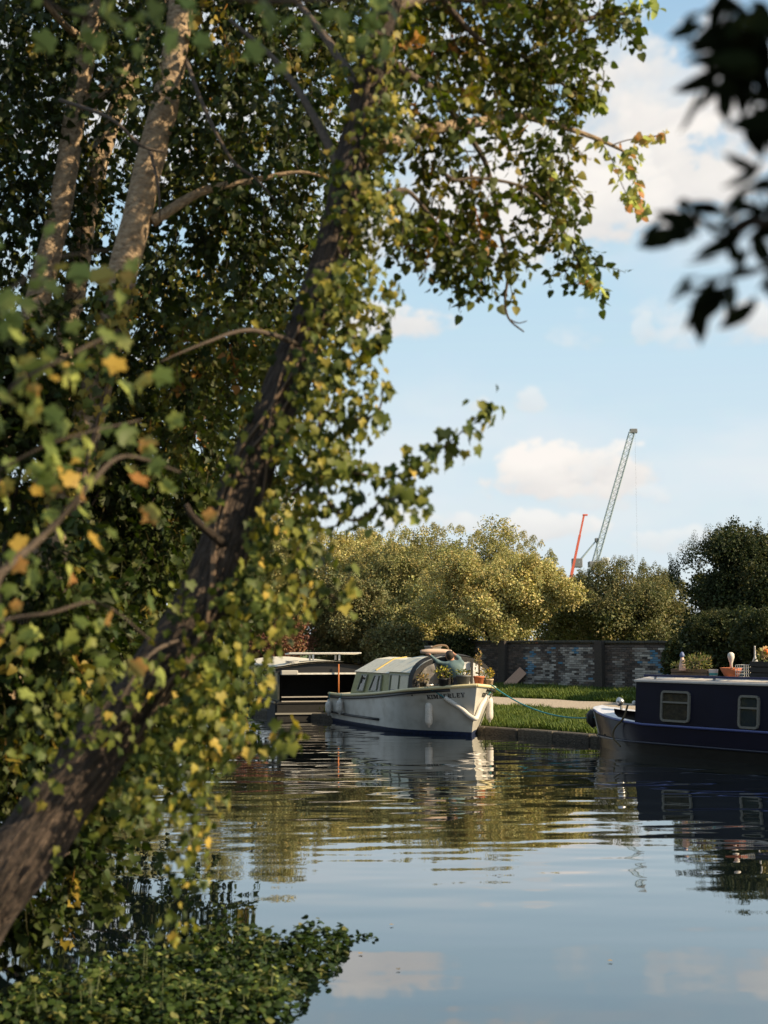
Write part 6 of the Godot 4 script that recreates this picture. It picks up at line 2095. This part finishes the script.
func near_branch():
	# a tree behind and right of the camera: one low branch hangs into the top right corner
	rng.seed = 571
	var foot := Vector3(1.7, 0.6, 2.0)
	var t := thing("overhanging_tree", "dark out-of-focus leafy branch hanging in at the top right corner", "tree", foot)
	branch(t, [foot + Vector3(0, -0.6, 0), Vector3(1.9, 2.2, 1.6), Vector3(2.2, 3.8, 1.0), Vector3(2.5, 5.8, 0.4)], 0.14, 0.06, M.bark, "trunk", 10)
	branch(t, [Vector3(2.05, 3.0, 1.3), Vector3(2.1, 3.7, 0.0), Vector3(1.5, 3.75, -1.0), Vector3(0.673, 3.222, -1.800), Vector3(0.619, 3.255, -1.900), Vector3(0.555, 3.287, -2.000)], 0.03, 0.004, M.twig)
	branch(t, [Vector3(1.7, 3.75, -0.7), Vector3(0.707, 2.954, -1.800), Vector3(0.610, 2.965, -1.900), Vector3(0.533, 2.962, -1.950), Vector3(0.476, 2.999, -2.000)], 0.012, 0.003, M.twig)
	branch(t, [Vector3(0.707, 2.954, -1.800), Vector3(0.623, 2.912, -1.900), Vector3(0.554, 2.888, -1.950), Vector3(0.497, 2.894, -2.000)], 0.008, 0.002, M.twig)
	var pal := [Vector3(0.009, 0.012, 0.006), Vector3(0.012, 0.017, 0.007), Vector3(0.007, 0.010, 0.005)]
	var cands := []
	for b in [[Vector3(0.547, 3.207, -1.950), 0.06, 22], [Vector3(0.584, 3.208, -1.900), 0.07, 20], [Vector3(0.539, 3.304, -2.000), 0.05, 14], [Vector3(0.558, 3.321, -1.950), 0.06, 18], [Vector3(0.585, 3.129, -1.900), 0.03, 8], [Vector3(0.484, 2.999, -2.000), 0.04, 9], [Vector3(0.548, 2.951, -1.950), 0.05, 12], [Vector3(0.578, 3.004, -1.900), 0.05, 14], [Vector3(0.516, 2.902, -2.000), 0.045, 10], [Vector3(0.546, 2.856, -1.950), 0.035, 7], [Vector3(0.630, 3.113, -1.900), 0.1, 30], [Vector3(0.639, 2.942, -1.900), 0.1, 24]]:
		for i in int(b[2] * 0.9):
			var p: Vector3 = b[0] + in_ball() * b[1]
			cands.append([aim((rand_dir() * Vector3(1, 0.6, 1) + Vector3(-0.3, -0.4, 0)), rand_dir() + Vector3(0, 0.4, 0.6), rng.randf_range(0.05, 0.085), p - t.position), rng.randi() % 3, p.x + rng.randf() * 0.3])
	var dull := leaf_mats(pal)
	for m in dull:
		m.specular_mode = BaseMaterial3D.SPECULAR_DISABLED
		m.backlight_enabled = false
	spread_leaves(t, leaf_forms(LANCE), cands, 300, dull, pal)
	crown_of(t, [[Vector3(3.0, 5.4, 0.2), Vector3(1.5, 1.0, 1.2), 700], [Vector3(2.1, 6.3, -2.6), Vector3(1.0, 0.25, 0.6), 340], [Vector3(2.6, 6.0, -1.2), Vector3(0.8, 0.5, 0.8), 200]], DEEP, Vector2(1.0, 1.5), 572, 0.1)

# ---------------------------------------------------------------- plants on the water

func floating_plants():
	rng.seed = 581
	var base: Vector3 = Vector3(-1.317, 0.000, -9.094)
	var t := thing("floating_pennywort", "mat of dark green floating leaves on the water at the bottom left", "water plant", base)
	# outline of the mat on the water
	var lobes := [[Vector3(-1.452, 0.000, -9.094), 0.75], [Vector3(-1.041, 0.000, -9.359), 0.62], [Vector3(-0.749, 0.000, -9.640), 0.42], [Vector3(-0.535, 0.000, -9.939), 0.26], [Vector3(-1.782, 0.000, -8.725), 0.7], [Vector3(-1.149, 0.000, -8.385), 0.5], [Vector3(-0.827, 0.000, -8.608), 0.34], [Vector3(-2.023, 0.000, -8.385), 0.6], [Vector3(-1.221, 0.000, -10.257), 0.35], [Vector3(-0.376, 0.000, -10.257), 0.12]]
	var pal := [Vector3(0.025, 0.048, 0.010), Vector3(0.036, 0.065, 0.013), Vector3(0.06, 0.085, 0.02), Vector3(0.13, 0.135, 0.04), Vector3(0.016, 0.032, 0.008)]
	var cands := []
	var eye := Vector3(0, 2.33, 0)
	for l in lobes:
		for i in int(1500 * l[1]):
			var a := rng.randf() * TAU
			var q := sqrt(rng.randf())
			var p: Vector3 = l[0] + Vector3(cos(a) * l[1] * q, 0, sin(a) * l[1] * q * 1.25)
			var f := noise.get_noise_2d(p.x * 2.5, p.z * 2.5)
			if f < -0.28 or (q > 0.8 and rng.randf() < 0.5):
				continue
			var h := 0.012 + maxf(0.0, (1.0 - q * q) * rng.randf_range(0.02, 0.27) * (0.75 + f))
			cands.append([aim(rand_dir() * Vector3(1, 0.15, 1), Vector3.UP + rand_dir() * (0.35 if h < 0.03 else 0.75), rng.randf_range(0.03, 0.058), p + Vector3(0, h, 0) - base), [0, 0, 1, 1, 2, 4, 4, 3][rng.randi() % 8], p.distance_to(eye) - h * 6.0 + rng.randf()])
	# thin trail at the tip
	for i in 40:
		var k := rng.randf()
		var p: Vector3 = (Vector3(-0.419, 0.000, -10.356)).lerp(Vector3(-0.095, 0.000, -10.527), k) + Vector3(rng.randf_range(-0.06, 0.06), 0, rng.randf_range(-0.1, 0.1))
		cands.append([aim(rand_dir() * Vector3(1, 0.1, 1), Vector3.UP + rand_dir() * 0.3, rng.randf_range(0.025, 0.05), p + Vector3(0, 0.012, 0) - base), 0, 20.0])
	var st := mb(true)
	for i in 220:
		var c: Array = cands[rng.randi() % cands.size()]
		var p: Vector3 = c[0].origin
		tube(st, [Vector3(p.x + rng.randf_range(-0.04, 0.04), -0.03 - base.y, p.z + rng.randf_range(-0.04, 0.04)), p], [0.004, 0.003], 3)
	part("stems", st, plain(Vector3(0.08, 0.10, 0.035), 0.7), t).set_meta("kind", "stuff")
	spread_leaves(t, leaf_forms(ROUND), cands, 300, leaf_mats(pal), pal)
	# fallen leaves drifting
	var st2 := leaf_shape(POPLAR, 0.1, 0.05)
	var drift := [plain(Vector3(0.30, 0.20, 0.06), 0.7), plain(Vector3(0.10, 0.08, 0.04), 0.7)]
	var spots := [[Vector3(1.658, 0.000, -9.727), "alone in the open water at bottom right"], [Vector3(0.099, 0.000, -9.497), "right of the plant mat tip"], [Vector3(-0.178, 0.000, -9.939), "just beyond the plant mat tip"], [Vector3(1.151, 0.000, -13.189), "in the middle of the water"], [Vector3(0.049, 0.000, -10.923), "behind the plant mat tip"]]
	var i := 0
	for s in spots:
		var o := part(numbered("fallen_leaf"), st2, drift[i & 1], self)
		o.transform = aim(rand_dir() * Vector3(1, 0, 1), Vector3.UP, 0.035, s[0] + Vector3(0, 0.012, 0))
		o.set_meta("label", "small fallen leaf floating " + s[1])
		o.set_meta("category", "leaf")
		o.set_meta("group", "fallen leaves on the water")
		i += 1
